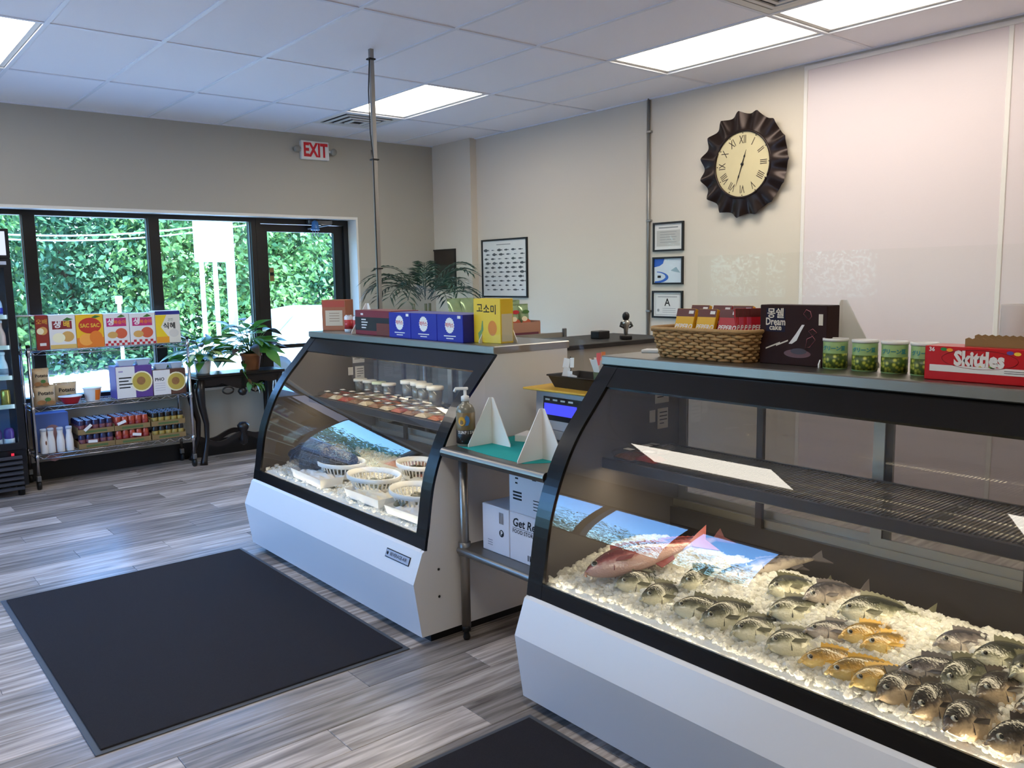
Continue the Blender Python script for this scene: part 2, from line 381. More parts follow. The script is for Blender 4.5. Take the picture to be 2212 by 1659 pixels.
# glass door
DX0, DX1 = 3.302, 4.278
d = struct('door_1', MB().box(DX0, DX0+.045, YG-.03, YG+.08, 0, HEAD).box(DX1-.05, DX1, YG-.03, YG+.08, 0, HEAD).box(DX0+.045, DX1-.05, YG-.03, YG+.08, HEAD-.05, HEAD), M['blackmetal'])
lf = MB().box(DX0+.05, DX0+.12, YG, YG+.045, .012, HEAD-.055).box(DX1-.15, DX1-.055, YG, YG+.045, .012, HEAD-.055).box(DX0+.12, DX1-.15, YG, YG+.045, HEAD-.125, HEAD-.055).box(DX0+.12, DX1-.15, YG, YG+.045, .012, .25)
lfo = lf.build('door_leaf', M['blackmetal'], d)
MB().box(DX0+.12, DX1-.15, YG+.02, YG+.026, .25, HEAD-.125).build('pane', M['glass'], lfo)
MB().cbox(DX0+.07, DX1-.08, YG-.05, YG-.02, .96, 1.0, .006).box(DX0+.09, DX0+.12, YG-.03, YG, .955, 1.005).box(DX1-.13, DX1-.10, YG-.03, YG, .955, 1.005).build('push_bar', M['blackmetal'], lfo)
MB().cbox(3.82, 4.08, YG-.085, YG-.03, HEAD-.045, HEAD-.005, .006).build('closer_body', M['steeld'], d)
MB().tube([(3.86, YG-.07, HEAD-.05), (4.0, YG-.2, HEAD-.055), (3.84, YG-.02, HEAD-.09)], .009, 6).build('closer_arm', M['alu'], d)
s = tag(MB().cbox(-.022, .022, -.003, .003, -.065, .065, .001).build('door_sticker', M['card'], None, (DX0+.155, YG+.014, 1.68)), 'small brown card stuck on the door glass', 'sticker')
MB().box(-.02, .02, -.0038, -.003, -.012, .02).build('print', M['ink'], s)
# wind chime on the door closer
t = thing('door_chime', 'blue and silver bell chime hanging at the top of the door', 'chime', (3.87, YG-.12, 2.075))
MB().lathe([(.004, .13), (.03, .11), (.038, .05), (.045, .03), (.0, .035)], 12).build('bell', C('chime_blue', 60, 110, 170, .3), t)
MB().tube([(0, 0, .13), (-.01, 0, .19), (-.03, 0, .25)], .003, 5).build('cord', M['steeld'], t)
for a in (-.025, .0, .025): MB().tube([(a, 0, .03), (a*1.4, 0, -.03)], .005, 6).build('rod', M['chrome'], t)
# exit sign
t = thing('exit_sign', 'white exit sign with red letters and two lamp heads', 'sign', (3.845, YW, 2.848))
MB().cbox(-.145, .145, -.045, 0, -.085, .088, .006).build('housing', M['white'], t)
text('EXIT', .175, C('exit_red', 214, 30, 42, .5), t, (0, -.0465, -.002), bold=.0065, sx=.70)
for sx in (-1, 1):
    MB().tube([(sx*.145, -.03, 0), (sx*.175, -.03, 0)], .012, 8).build('lamp_bracket', M['white'], t)
    MB().lathe([(.0, -.02), (.022, -.02), (.032, .008), (.032, .018), (.0, .018)], 14).build('lamp_head', C('lamp_grey', 150, 148, 140, .4), t).matrix_local = Matrix.Translation((sx*.19, -.04, 0)) @ Matrix.Rotation(PI/2, 4, 'X')
# service pole from the counter to the ceiling
pp = onz(801, 106, CZ)
t = thing('service_pole', 'thin grey metal service pole with a cable rising from the counter', 'pole', (pp.x, pp.y, 1.298))
H = CZ-1.298
MB().box(-.012, .012, -.012, .012, 0, H).build('post', M['alu'], t)
MB().tube([(-.018, -.008, H-.06), (-.034, -.012, H-.25), (-.032, -.012, H-.5), (-.018, -.014, H-.66), (-.017, -.014, H-1.4), (-.02, -.014, .05)], .0035, 5).build('cable', M['black'], t)
MB().tube([(-.012, .018, H-.6), (.018, .016, H-.9), (.012, .018, .05)], .003, 5).build('cable', M['black'], t)
for z in (H-.06, H-.66, H-1.33): MB().box(-.024, .02, -.02, .02, z-.004, z+.004).build('cable_tie', M['black'], t)
# conduit on the right wall
t = thing('conduit_pipe', 'thin grey conduit pipe running up the beige wall beside framed notices', 'pipe', (XR, 4.63, 1.1))
MB().tube([(-.014, 0, 0), (-.014, 0, CZ-1.1)], .011, 8).build('tube', M['alu'], t)
MB().cbox(-.014, 0, .014, .026, 0, CZ-1.1, .002).build('cable_duct', C('duct_brown', 168, 156, 142, .5), t)
for z in (.22, .95, 1.65): MB().cbox(-.028, 0, -.03, .016, z-.008, z+.008, .002).build('strap', M['alu'], t)

# ================================================================== outdoors
GZ = -.35
M['pave'] = C('sunlit_concrete', 205, 203, 198, .9, noise_=.06, nscale=2)
sbox('ground', M['pave'], (-60, 70, -60, 70, GZ-.2, GZ))
sbox('ground_street', C('street_asphalt', 142, 142, 148, .9, noise_=.1, nscale=3), (-60, XL-.5, -60, 70, GZ, GZ+.01))
def leaf_mat(name, a, b):
    m, t, p = nmat(name); L = t.links.new
    tc = t.nodes.new('ShaderNodeTexCoord'); n = t.nodes.new('ShaderNodeTexNoise'); n.inputs['Scale'].default_value = 1.3; n.inputs['Detail'].default_value = 6
    cr = t.nodes.new('ShaderNodeValToRGB'); cr.color_ramp.elements[0].position = .35; cr.color_ramp.elements[0].color = (*a, 1); cr.color_ramp.elements[1].position = .68; cr.color_ramp.elements[1].color = (*b, 1)
    L(tc.outputs['Object'], n.inputs['Vector']); L(n.outputs['Fac'], cr.inputs[0]); L(cr.outputs[0], p.inputs['Base Color']); p.inputs['Roughness'].default_value = .45
    p.inputs['Transmission Weight'].default_value = 0
    ad = t.nodes.new('ShaderNodeAddShader'); tl = t.nodes.new('ShaderNodeBsdfTranslucent'); mx = t.nodes.new('ShaderNodeMixShader'); mx.inputs[0].default_value = .35
    o = t.nodes['Material Output']; L(cr.outputs[0], tl.inputs[0]); L(p.outputs[0], mx.inputs[1]); L(tl.outputs[0], mx.inputs[2]); L(mx.outputs[0], o.inputs[0])
    return m
LEAF = [leaf_mat('leaf_green', lin(60, 104, 58), lin(140, 178, 98)), leaf_mat('leaf_dark', lin(50, 92, 66), lin(112, 158, 108)), leaf_mat('leaf_bright', lin(64, 112, 44), lin(170, 196, 96))]
M['bark'] = C('bark', 84, 68, 54, .9, noise_=.3, nscale=12)
def tree(name, label, loc, w, h, n, lm, seed, group=None, lo=.0):
    r = random.Random(seed); t = thing(name, label, 'tree', loc, group=group)
    MB().tube([(0, 0, 0), (.1, .05, h*.3), (-.05, 0, h*.62)], [.16, .12, .05], 8).build('trunk', M['bark'], t)
    mb = MB(); vs_, fs = [], []
    cl = [(r.uniform(-w, w)*.85, r.uniform(-w, w)*.55, lo+(h-lo)*r.uniform(.02, .92)) for _ in range(int(26+n/160))]
    for k in range(n):
        c = cl[r.randrange(len(cl))]; q = Vector((r.gauss(0, 1), r.gauss(0, 1), r.gauss(0, 1))).normalized()*r.uniform(.45, 1)**.5*w*.34
        p = Vector(c)+Vector((q.x, q.y, q.z*.8))
        if p.z < .02: p.z = r.uniform(.05, .5)
        s_ = r.uniform(.10, .21); d_ = Vector((r.gauss(0, 1), r.gauss(0, 1)-.4, r.gauss(0, .6)-.35)).normalized(); nn = Vector((r.gauss(0, .6), r.gauss(0, .6)-.5, r.gauss(0, .5)+.7)).normalized()
        sd = d_.cross(nn)
        if sd.length < .05: continue
        sd.normalize(); b = len(vs_)
        vs_ += [p, p+d_*s_*.5+sd*s_*.3, p+d_*s_*1.1+Vector((0, 0, -.03)), p+d_*s_*.5-sd*s_*.3]; fs += [(b, b+1, b+2), (b, b+2, b+3)]
    mb.add(vs_, fs).build('foliage', LEAF[lm], t)
tl = [('broad leafy tree with mixed green foliage across the street', 0), ('dense dark green tree behind the sign poles', 1), ('bright yellow green tree behind the parked car', 2)]
spots = [(1.2, 20.5, 2.6, 5.0, 0, 'leafy tree seen through the window behind the drinks fridge'), (4.6, 22.0, 2.7, 5.2, 1, 'dense dark green tree behind the juice cartons window'),
  (8.0, 21.0, 2.6, 4.9, 0, 'mid green tree seen left of the white street sign'), (11.4, 22.0, 2.7, 5.3, 1, 'dark green tree directly behind the white street sign'),
  (14.2, 21.0, 2.5, 5.0, 2, 'bright yellow green tree behind the parked white car'), (17.6, 22.5, 2.6, 5.2, 2, 'bright green tree at the hinge side of the glass door'),
  (-2.4, 22, 2.6, 5.4, 1, 'dark tree hidden mostly behind the drinks fridge'), (-6.2, 21.5, 2.8, 5.3, 1, 'dark tree mirrored in the glass of the seafood case'), (-10.2, 21, 2.8, 5.3, 1, 'far dark tree standing past the dark van')]
for k, (x, y, w, h, lm, lb) in enumerate(spots): tree('tree', lb, (x, y, GZ), w, h, 17000, lm, 40+k, 'trees across the street')
for k, (x, y) in enumerate(((2.5, 25.5), (7, 26), (12, 26), (17, 26.5), (21, 25))): tree('tree', 'tall shaded tree standing in the rear row across the street', (x, y, GZ), 2.8, 5.8, 9000, 1, 80+k, 'rear row of street trees')
for k, yy in enumerate((12, 17.5, 23, 28.5, 34)): tree('tree', 'dark street tree mirrored in the fish case glass', (-20-.8*(k % 2), yy, GZ), 3.6, 5.9+.5*(k % 3), 7000, 1, 120+k, 'trees beyond the side street')
# street sign on poles
sg = ony(449, 520, 16.0)
t = thing('street_sign', 'white boxed street sign on two pale poles outside the window', 'sign', (sg.x, 16.0, GZ))
a, b = ony(419, 475, 16).x-sg.x, ony(479, 475, 16).x-sg.x; zt, zb = ony(449, 470, 16).z-GZ, ony(449, 566, 16).z-GZ
MB().cbox(a, b, -.12, .12, zb, zt, .02).build('sign_box', M['white'], t)
MB().box(a+.12, b-.12, -.125, -.12, zb+.1, zb+.16).build('print', C('sign_print', 225, 200, 190, .7), t)
for px in (437, 466): xx = ony(px, 600, 16).x-sg.x; MB().tube([(xx, 0, 0), (xx, 0, zb)], .045, 8).build('sign_pole', C('pale_pole', 205, 212, 220, .5), t)
up = ony(497, 560, 17.5)
tag(MB().tube([(0, 0, 0), (0, 0, 9)], [.1, .07], 10).build('utility_pole', C('utility_pole_grey', 196, 206, 220, .6), None, (up.x, 17.5, GZ)), 'tall pale utility pole beside the white street sign', 'pole')
up2 = ony(256, 640, 17.0)
tag(MB().tube([(0, 0, 0), (0, 0, 1.75)], .035, 8).cbox(-.06, .06, -.03, .03, 1.6, 1.75, .01).build('marker_post', C('marker_white', 225, 228, 226, .5), None, (up2.x, 17, GZ)), 'short white marker post seen above the juice cartons', 'post')
for k, (z0, z1, yy) in enumerate(((487, 470, 19.0), (497, 482, 19.3))):
    p0, p1 = ony(-200, z0+8, yy), ony(560, z1, yy)
    tag(MB().tube([p0+(p1-p0)*u_+Vector((0, 0, -.25*math.sin(PI*u_))) for u_ in [i/10 for i in range(11)]], .018, 5).build('overhead_cable', C('cable_grey', 180, 196, 210, .6)), 'grey overhead cable stretched in front of the trees', 'cable', 'overhead cables')
# parked vehicles
def vehicle(name, label, loc, rz, prof, paint, wy):
    t = thing(name, label, 'car', loc, rz)
    def car_fn(u, v):
        n_ = len(prof)-1; i = min(n_-1, int(u*n_)); f = u*n_-i; x = prof[i][0]*(1-f)+prof[i+1][0]*f; z = prof[i][1]*(1-f)+prof[i+1][1]*f
        yy = (v-.5)*2; tl_ = max(0, (z-.85))/.65; return (x, yy*(wy-.16*tl_), z-(.06*yy**4))
    body = MB().grid(car_fn, 40, 10)
    for sd in (0, 1):
        pts = [car_fn(i/40, sd) for i in range(41)]; body.add(pts, [tuple(range(41)) if sd else tuple(range(41))[::-1]])
    body.build('body', paint, t)
    roof = max(p[1] for p in prof); fx = [p[0] for p in prof if p[1] > roof-.12]; f0, f1 = min(fx), max(fx)
    for sd in (-1, 1):
        yl, yh = sd*(wy-.04+.012), sd*(wy-.16*(roof-.14-.85)/.65+.012)
        for (a0, a1, b0, b1) in ((f0-.45, -.05, f0+.05, -.05), (.03, f1+.4, .03, f1-.02)):
            MB().add([(a0, yl, 1.0), (a1, yl, 1.0), (b1, yh, roof-.14), (b0, yh, roof-.14)], [(0,1,2,3)]).build('side_window', M['carglass'], t)
        for x in (prof[0][0]+.85, prof[-1][0]-.85):
            w = MB().lathe([(.0, -.1), (.2, -.1), (.31, -.09), (.33, 0), (.31, .09), (.2, .1), (0, .1)], 18).build('wheel', M['black'], t); w.matrix_local = Matrix.Translation((x, sd*(wy-.09), .33)) @ Matrix.Rotation(PI/2, 4, 'X')
    return t
M['carglass'] = C('car_glass', 150, 176, 186, .08)
cp = ony(672, 700, 15.5)
t = vehicle('parked_car', 'white parked car with pale windows outside the glass door', (cp.x, 15.5, GZ), PI*.06, [(-2.25, .35), (-2.3, .62), (-2.2, .85), (-1.35, .98), (-.75, 1.42), (-.2, 1.5), (.7, 1.48), (1.35, 1.05), (2.1, .95), (2.28, .7), (2.25, .35)], C('car_white', 236, 238, 238, .2, coat=.5), .88)
MB().add([(-1.32, -.72, 1.03), (-1.32, .72, 1.03), (-.82, .64, 1.4), (-.82, -.64, 1.4)], [(0,1,2,3)]).build('windscreen', M['carglass'], t)
t = vehicle('parked_van', 'dark parked van mirrored in the curved case glass', (-1.1, 11.2, GZ), PI/2, [(-2.4, .35), (-2.45, .7), (-2.35, 1.0), (-1.6, 1.15), (-1.0, 1.85), (-.4, 2.0), (1.6, 2.0), (2.2, 1.85), (2.35, 1.1), (2.4, .7), (2.35, .35)], C('van_dark', 30, 32, 40, .3, coat=.4), .95)
# floor mats
def floor_mat_obj(label, x0, x1, y0, y1):
    t = thing('floor_mat', label, 'mat', ((x0+x1)/2, (y0+y1)/2, 0)); a, b = (x1-x0)/2, (y1-y0)/2; w = .022
    MB().cbox(-a, a, -b, b, 0, .005, .002).build('rubber_border', M['rubber'], t)
    MB().cbox(-a+w, a-w, -b+w, b-w, .004, .011, .003).build('carpet', M['matfab'], t)
q = [onz(*p, 0) for p in ((0, 1297), (525, 1187), (888, 1403), (205, 1635))]
floor_mat_obj('large dark ribbed entrance mat with grey rubber border before the case of packaged seafood', (q[0].x+q[3].x)/2, (q[1].x+q[2].x)/2, (q[2].y+q[3].y)/2, (q[0].y+q[1].y)/2)
q = [onz(*p, 0) for p in ((1145, 1545), (900, 1659), (1365, 1659))]
floor_mat_obj('dark ribbed mat lying along the fish ice display', q[0].x-1.25, q[0].x, .45, q[0].y)
# ================================================================== curved display cases
PK = [(1.953,.430),(1.961,.48),(1.969,.52),(2.005,.722),(2.068,.886),(2.146,1.015),(2.25,1.132),(2.367,1.262)]
def catmull(P, n):
    out = []
    for i in range(len(P)-1):
        p0, p1, p2, p3 = P[max(i-1, 0)], P[i], P[i+1], P[min(i+2, len(P)-1)]
        for k in range(n):
            t = k/n; out.append(tuple(.5*((2*p1[a])+(-p0[a]+p2[a])*t+(2*p0[a]-5*p1[a]+4*p2[a]-p3[a])*t*t+(-p0[a]+3*p1[a]-3*p2[a]+p3[a])*t**3) for a in (0, 1)))
    return out+[P[-1]]
PROF = catmull(PK, 6)
CX, TOPZ, XBK = 2.35, 1.298, 2.81
def pnorm(i):
    a, b = PROF[max(i-1, 0)], PROF[min(i+1, len(PROF)-1)]; dx, dz = b[0]-a[0], b[1]-a[1]; l = math.hypot(dx, dz); return (dz/l, -dx/l)   # points into the case
def zsub(z0, z1):
    """profile samples between two heights, ends interpolated"""
    def at(z):
        for i in range(len(PROF)-1):
            if PROF[i][1] <= z <= PROF[i+1][1]:
                f = (z-PROF[i][1])/(PROF[i+1][1]-PROF[i][1]); return (PROF[i][0]+(PROF[i+1][0]-PROF[i][0])*f, z)+pnorm(i)
        return PROF[-1]+pnorm(len(PROF)-1)
    return [at(z0)]+[PROF[i]+pnorm(i) for i in range(len(PROF)) if z0+.004 < PROF[i][1] < z1-.004]+[at(z1)]
def strip(z0, z1, ya, yb, t0, t1):
    S = zsub(z0, z1); vs_ = []; fs = []
    for x, z, nx, nz in S:
        vs_ += [(x+nx*t0-CX, ya, z+nz*t0), (x+nx*t0-CX, yb, z+nz*t0), (x+nx*t1-CX, yb, z+nz*t1), (x+nx*t1-CX, ya, z+nz*t1)]
    for i in range(len(S)-1):
        for k in range(4): a, b = i*4+k, i*4+(k+1) % 4; fs.append((a, b, b+4, a+4))
    fs += [(0,1,2,3), tuple(4*(len(S)-1)+k for k in (3,2,1,0))]
    return MB().add(vs_, fs)
def display_case(y0, y1, label, toplamp, lowlamp, frontglow):
    L = y1-y0; h = L/2
    t = thing('display_case', label, 'display case', (CX, (y0+y1)/2, 0))
    base = [(1.925,.045),(1.888,.293),(1.938,.424),(1.948,.434),(1.965,.437),(2.0,.437),(2.0,.40),(XBK-.05,.40),(XBK-.05,.045)]
    MB().prism([(x-CX, z) for x, z in base], 'y', -h+.022, h-.022).build('base_cabinet', M['casewhite'], t)
    MB().box(1.99-CX, XBK-.08-CX, -h+.03, h-.03, 0, .045).build('kick_base', M['black'], t)
    endp = [(1.925,.045),(1.888,.293),(1.938,.424),(1.958,.436),(1.972,.52)]+[(x+.010, z) for x, z in PROF if .53 < z < 1.25]+[(2.375,1.262),(XBK,1.262),(XBK,.045)]
    for s in (-1, 1):
        a, b = (h-.022, h-.001) if s > 0 else (-h+.001, -h+.022)
        MB().prism([(x-CX, z) for x, z in endp], 'y', a, b).build('end_panel', M['casewhite'], t)
        a, b = (h-.028, h-.022) if s > 0 else (-h+.022, -h+.028)
        MB().prism([(x-CX+.012*(x < 2.4), z) for x, z in [(1.972,.45)]+endp[4:-1]+[(XBK-.02,.45)]], 'y', a, b).build('end_shade_sheet', M['casein'], t)  # added dark sheet; its grey stands in for dim light inside
        a, b = (h-.078, h) if s > 0 else (-h, -h+.078)
        strip(.432, 1.262, a, b, -.004, .009).build('glass_edge_band', M['caseblack'], t)
        for z in (.21, .335): MB().lathe([(0, 0), (.006, 0), (.006, .002), (0, .003)], 8).build('screw', M['black'], t).matrix_local = Matrix.Translation((2.02-CX, s*h, z)) @ Matrix.Rotation(-s*PI/2, 4, 'X')
    strip(.432, .492, -h+.078, h-.078, -.003, .010).build('bottom_rail', M['caseblack'], t)
    strip(1.185, 1.262, -h+.078, h-.078, -.003, .010).build('top_rail', M['caseblack'], t)
    S = zsub(.49, 1.187)
    MB().grid(lambda u, v: (lambda q: (q[0]+q[2]*.004-CX, (-h+.076)+(L-.152)*u, q[1]+q[3]*.004))(S[int(round(v*(len(S)-1)))]), 1, len(S)-1).build('curved_glass', M['caseglass'], t)
    MB().cbox(2.352-CX, XBK+.012-CX, -h-.004, h+.004, 1.262, TOPZ, .004).build('counter_top', M['steel'], t)
    MB().box(1.985-CX, 2.755-CX, -h+.03, h-.03, .44, .47).build('deck', M['casein'], t)
    MB().box(2.735-CX, XBK-.01-CX, -h+.028, h-.028, .40, .63).build('back_lower_panel', M['casedark'], t)
    MB().box(XBK-.05-CX, XBK-.012-CX, -h+.028, h-.028, .05, .40).build('back_cabinet_panel', M['casewhite'], t)
    MB().box(2.755-CX, XBK-.01-CX, -h+.028, h-.028, .63, .66).box(2.755-CX, XBK-.01-CX, -h+.028, h-.028, 1.215, 1.26).build('rear_track', M['alu'], t)
    # two sliding glass doors
    for a, b, xo in ((-h+.03, .03, 2.765), (-.03, h-.03, 2.785)):
        dr = MB().box(xo-CX, xo+.014-CX, a, a+.04, .66, 1.215).box(xo-CX, xo+.014-CX, b-.04, b, .66, 1.215).box(xo-CX, xo+.014-CX, a+.04, b-.04, .66, .69).box(xo-CX, xo+.014-CX, a+.04, b-.04, 1.185, 1.215).build('sliding_door', M['alu'], t)
        MB().box(xo+.005-CX, xo+.009-CX, a+.04, b-.04, .69, 1.185).build('pane', M['reardoor'], dr)
    for yy in (-h*.52, h*.5): MB().box(2.735-CX, 2.752-CX, yy-.014, yy+.014, .63, 1.215).build('rear_post', M['casedark'], t)
    # shelf: front rail, back rail, brackets, wire grid
    sh = MB().cbox(2.318-CX, 2.332-CX, -h+.03, h-.03, .862, .903, .003).build('shelf_front_rail', M['casedark'], t)
    MB().box(2.72-CX, 2.733-CX, -h+.03, h-.03, .882, .903).build('shelf_back_rail', M['casedark'], t)
    for yy in (-h+.04, -h*.33, h*.33, h-.04): MB().box(2.332-CX, 2.72-CX, yy-.008, yy+.008, .868, .892).build('shelf_bracket', M['steeld'], t)
    g = MB(); yy = -h+.05
    while yy < h-.05:
        if toplamp < 2: g.box(2.332-CX, 2.72-CX, yy-.0016, yy+.0016, .895, .899)
        yy += .0135
    for xx in (2.43, 2.53, 2.63): g.box(xx-.003-CX, xx+.003-CX, -h+.04, h-.04, .890, .895)
    g.build('wire_grid', M['steeld'], t)['kind'] = 'stuff'
    if toplamp >= 2: MB().box(2.332-CX, 2.72-CX, -h+.04, h-.04, .893, .899).build('shelf_plate', M['casedark'], t)
    # lamps, then an added glow strip
    MB().box(2.40-CX, 2.45-CX, -h+.06, h-.06, 1.245, 1.262).build('lamp_housing', M['casedark'], t)
    MB().box(2.405-CX, 2.445-CX, -h+.08, h-.08, 1.238, 1.244).build('lamp_tube', emis('top_lamp', (1, .86, .62), toplamp), t)
    MB().box(2.337-CX, 2.395-CX, -h+.06, h-.06, .872, .889).build('lamp_housing', M['casedark'], t)
    MB().add([(2.334-CX, -h+.08, .866), (2.334-CX, h-.08, .866), (2.392-CX, h-.08, .856), (2.392-CX, -h+.08, .856)], [(0,1,2,3)]).build('lamp_tube', emis('low_lamp', (1, .84, .56), lowlamp), t)
    MB().box(1.984-CX, 1.996-CX, -h+.09, h-.09, .470, .476).build('added_front_glow', emis('added_front_glow', (1, .86, .6), frontglow), t)  # unseen glow strip added to brighten the ice along the front glass
    # notices on the far inner end
    for (x, z, w, hh) in ((2.53, 1.16, .09, .022), (2.635, 1.13, .085, .10), (2.60, 1.03, .035, .05), (2.65, 1.015, .065, .085)):
        st = MB().box(x-CX, x+w-CX, h-.0295, h-.028, z-hh/2, z+hh/2).build('sticker', M['paper'], t)
        if hh > .06:
            for k in range(4): MB().box(x+.012-CX, x+w*(.9 if k < 3 else .6)-CX, h-.0302, h-.0295, z+hh*(.3-.18*k)-.002, z+hh*(.3-.18*k)+.002).build('print_line', M['ink'], st)
    return t
M['reardoor'] = pane_mat('rear_door_glass', (.62, .62, .62), .8)
C1 = (2.976, 4.82); C2 = (.451, 2.296)
case1 = display_case(*C1, 'curved glass chilled case with white base and packaged seafood on its shelf', 15.0, 9.0, 30.0)
case2 = display_case(*C2, 'curved glass chilled case with whole fish on crushed ice', .9, 14.0, 60.0)
# maker's plate on the first case
h = (C1[1]-C1[0])/2
a = onx(835, 1190, 1.918); b = onx(886, 1222, 1.918)
nrm = Vector((-.131, 0, .05)).normalized()
yc = (a.y+b.y)/2; zc = .372; xc = 1.888+(zc-.293)/(.131)*.05-.001
up_ = Vector((.05, 0, .131)).normalized(); rt = Vector((0, -1, 0)); nn = rt.cross(up_)
mtx = Matrix(((rt.x, up_.x, nn.x, xc-CX), (rt.y, up_.y, nn.y, yc-(C1[0]+C1[1])/2), (rt.z, up_.z, nn.z, zc), (0,0,0,1)))
hw = (a.y-b.y)/2
po = MB().cbox(-hw, hw, -.02, .02, 0, .003, .001).build('name_plate', M['ink'], case1); po.matrix_local = mtx
MB().box(-hw+.004, hw-.004, -.016, .016, .003, .0034).build('plate_face', C('plate_silver', 168, 172, 186, .35), po)
text('BEVERAGE-AIR', .021, M['ink'], po, (.008, 0, .0037), (1,0,0), (0,1,0), bold=.0004)
MB().lathe([(0,0),(.008,0),(.008,.0006),(0,.0006)], 12, (-hw+.016, 0, .0034)).build('emblem', M['ink'], po)

# ---------------------------------------------------------------- ice and fish
def sst(a, b, x): x = max(0, min(1, (x-a)/(b-a))); return x*x*(3-2*x)
def icez(X, Y):
    z = .500+.085*sst(1.99, 2.4, X)-.085*sst(2.46, 2.66, X)-.05*sst(2.1, 2.28, Y)*sst(2.05, 2.5, X)
    return z+.012*noise.noise(Vector((X*9, Y*9, 0)))+.008*noise.noise(Vector((X*23, Y*23, 3)))
def ice_mat():
    m, t, p = nmat('crushed_ice'); p.inputs['Base Color'].default_value = (.96, .95, .92, 1); p.inputs['Roughness'].default_value = .08; p.inputs['Specular IOR Level'].default_value = .7
    tr = t.nodes.new('ShaderNodeBsdfTransparent'); tr.inputs[0].default_value = (.98, .98, .97, 1); mx = t.nodes.new('ShaderNodeMixShader'); tl = t.nodes.new('ShaderNodeBsdfTranslucent'); tl.inputs[0].default_value = (.95, .94, .9, 1)
    m2 = t.nodes.new('ShaderNodeMixShader'); m2.inputs[0].default_value = .45; mx.inputs[0].default_value = .5; o = t.nodes['Material Output']; L = t.links.new
    L(p.outputs[0], m2.inputs[1]); L(tl.outputs[0], m2.inputs[2]); L(m2.outputs[0], mx.inputs[1]); L(tr.outputs[0], mx.inputs[2]); L(mx.outputs[0], o.inputs[0]); return m
M['ice'] = ice_mat()
M['icebase'] = mat('packed_ice', (.92, .90, .85), .3, bump=.6, bscale=90)
def ice_heap(label, y0, y1, x0, x1, zf, n, seed):
    r = random.Random(seed)
    t = thing('crushed_ice', label, 'ice', (0, 0, 0)); t['kind'] = 'stuff'
    def fn(u, v):
        X, Y = x0+(x1-x0)*u, y0+(y1-y0)*v; e = min(u, 1-u, v*3, (1-v)*3); z = zf(X, Y)
        return (X, Y, z-.008 if .02 < u < .98 and .01 < v < .99 else .472)
    b = MB().grid(fn, 36, 90); b.build('ice_bed', M['icebase'], t)['kind'] = 'stuff'
    base = []
    ph = (1+5**.5)/2
    iv = [Vector(q).normalized() for q in ((-1,ph,0),(1,ph,0),(-1,-ph,0),(1,-ph,0),(0,-1,ph),(0,1,ph),(0,-1,-ph),(0,1,-ph),(ph,0,-1),(ph,0,1),(-ph,0,-1),(-ph,0,1))]
    itf = [(0,11,5),(0,5,1),(0,1,7),(0,7,10),(0,10,11),(1,5,9),(5,11,4),(11,10,2),(10,7,6),(7,1,8),(3,9,4),(3,4,2),(3,2,6),(3,6,8),(3,8,9),(4,9,5),(2,4,11),(6,2,10),(8,6,7),(9,8,1)]
    mb = MB()
    for k in range(n):
        X, Y = r.uniform(x0+.016, x1-.02), r.uniform(y0+.02, y1-.02); s_ = r.uniform(.006, .013)
        if r.random() < .1: s_ *= 1.5
        c = Vector((X, Y, zf(X, Y)+r.uniform(-.006, .008))); st = Vector((r.uniform(.7, 1.4), r.uniform(.7, 1.3), r.uniform(.5, 1)))
        Rm = Matrix.Rotation(r.uniform(0, 6.3), 3, 'Z') @ Matrix.Rotation(r.uniform(-1, 1), 3, 'X')
        mb.add([c+Rm @ Vector((q.x*st.x, q.y*st.y, q.z*st.z))*s_*r.uniform(.75, 1.2) for q in iv], itf)
    mb.build('ice_chunks', M['ice'], t)['kind'] = 'stuff'
    return t
ice_heap('heap of clear crushed ice under whole fish', C2[0]+.04, C2[1]-.05, 1.985, 2.68, icez, 11000, 3)
def on_ice(px, py, dz=0):
    z = .56
    for _ in range(8): p = onz(px, py, z); z = .5*z+.5*(icez(p.x, p.y)+dz)
    return p
def fish_mat(name, back, mid, belly, spots=0.):
    m, t, p = nmat(name); Lk = t.links.new
    tc = t.nodes.new('ShaderNodeTexCoord'); sp = t.nodes.new('ShaderNodeSeparateXYZ'); Lk(tc.outputs['Object'], sp.inputs[0])
    n = t.nodes.new('ShaderNodeTexNoise'); n.inputs['Scale'].default_value = 45; n.inputs['Detail'].default_value = 4; Lk(tc.outputs['Object'], n.inputs['Vector'])
    mr = t.nodes.new('ShaderNodeMapRange'); mr.inputs[1].default_value = -.05; mr.inputs[2].default_value = .05; Lk(sp.outputs['Z'], mr.inputs[0])
    ad = t.nodes.new('ShaderNodeMath'); ad.operation = 'MULTIPLY_ADD'; Lk(n.outputs['Fac'], ad.inputs[0]); ad.inputs[1].default_value = .35+spots; ad.inputs[2].default_value = -.17-spots*.5
    a2 = t.nodes.new('ShaderNodeMath'); Lk(mr.outputs[0], a2.inputs[0]); Lk(ad.outputs[0], a2.inputs[1])
    cr = t.nodes.new('ShaderNodeValToRGB'); e = cr.color_ramp.elements; e[0].position = .40; e[0].color = (*belly, 1); e[1].position = .74; e[1].color = (*back, 1); e2 = e.new(.58); e2.color = (*mid, 1)
    Lk(a2.outputs[0], cr.inputs[0]); Lk(cr.outputs[0], p.inputs['Base Color']); p.inputs['Roughness'].default_value = .22; p.inputs['Coat Weight'].default_value = .4
    v = t.nodes.new('ShaderNodeTexVoronoi'); v.inputs['Scale'].default_value = 170; Lk(tc.outputs['Object'], v.inputs['Vector'])
    b = t.nodes.new('ShaderNodeBump'); b.inputs['Strength'].default_value = .3; b.inputs['Distance'].default_value = .003; Lk(v.outputs['Distance'], b.inputs['Height']); Lk(b.outputs[0], p.inputs['Normal'])
    return m
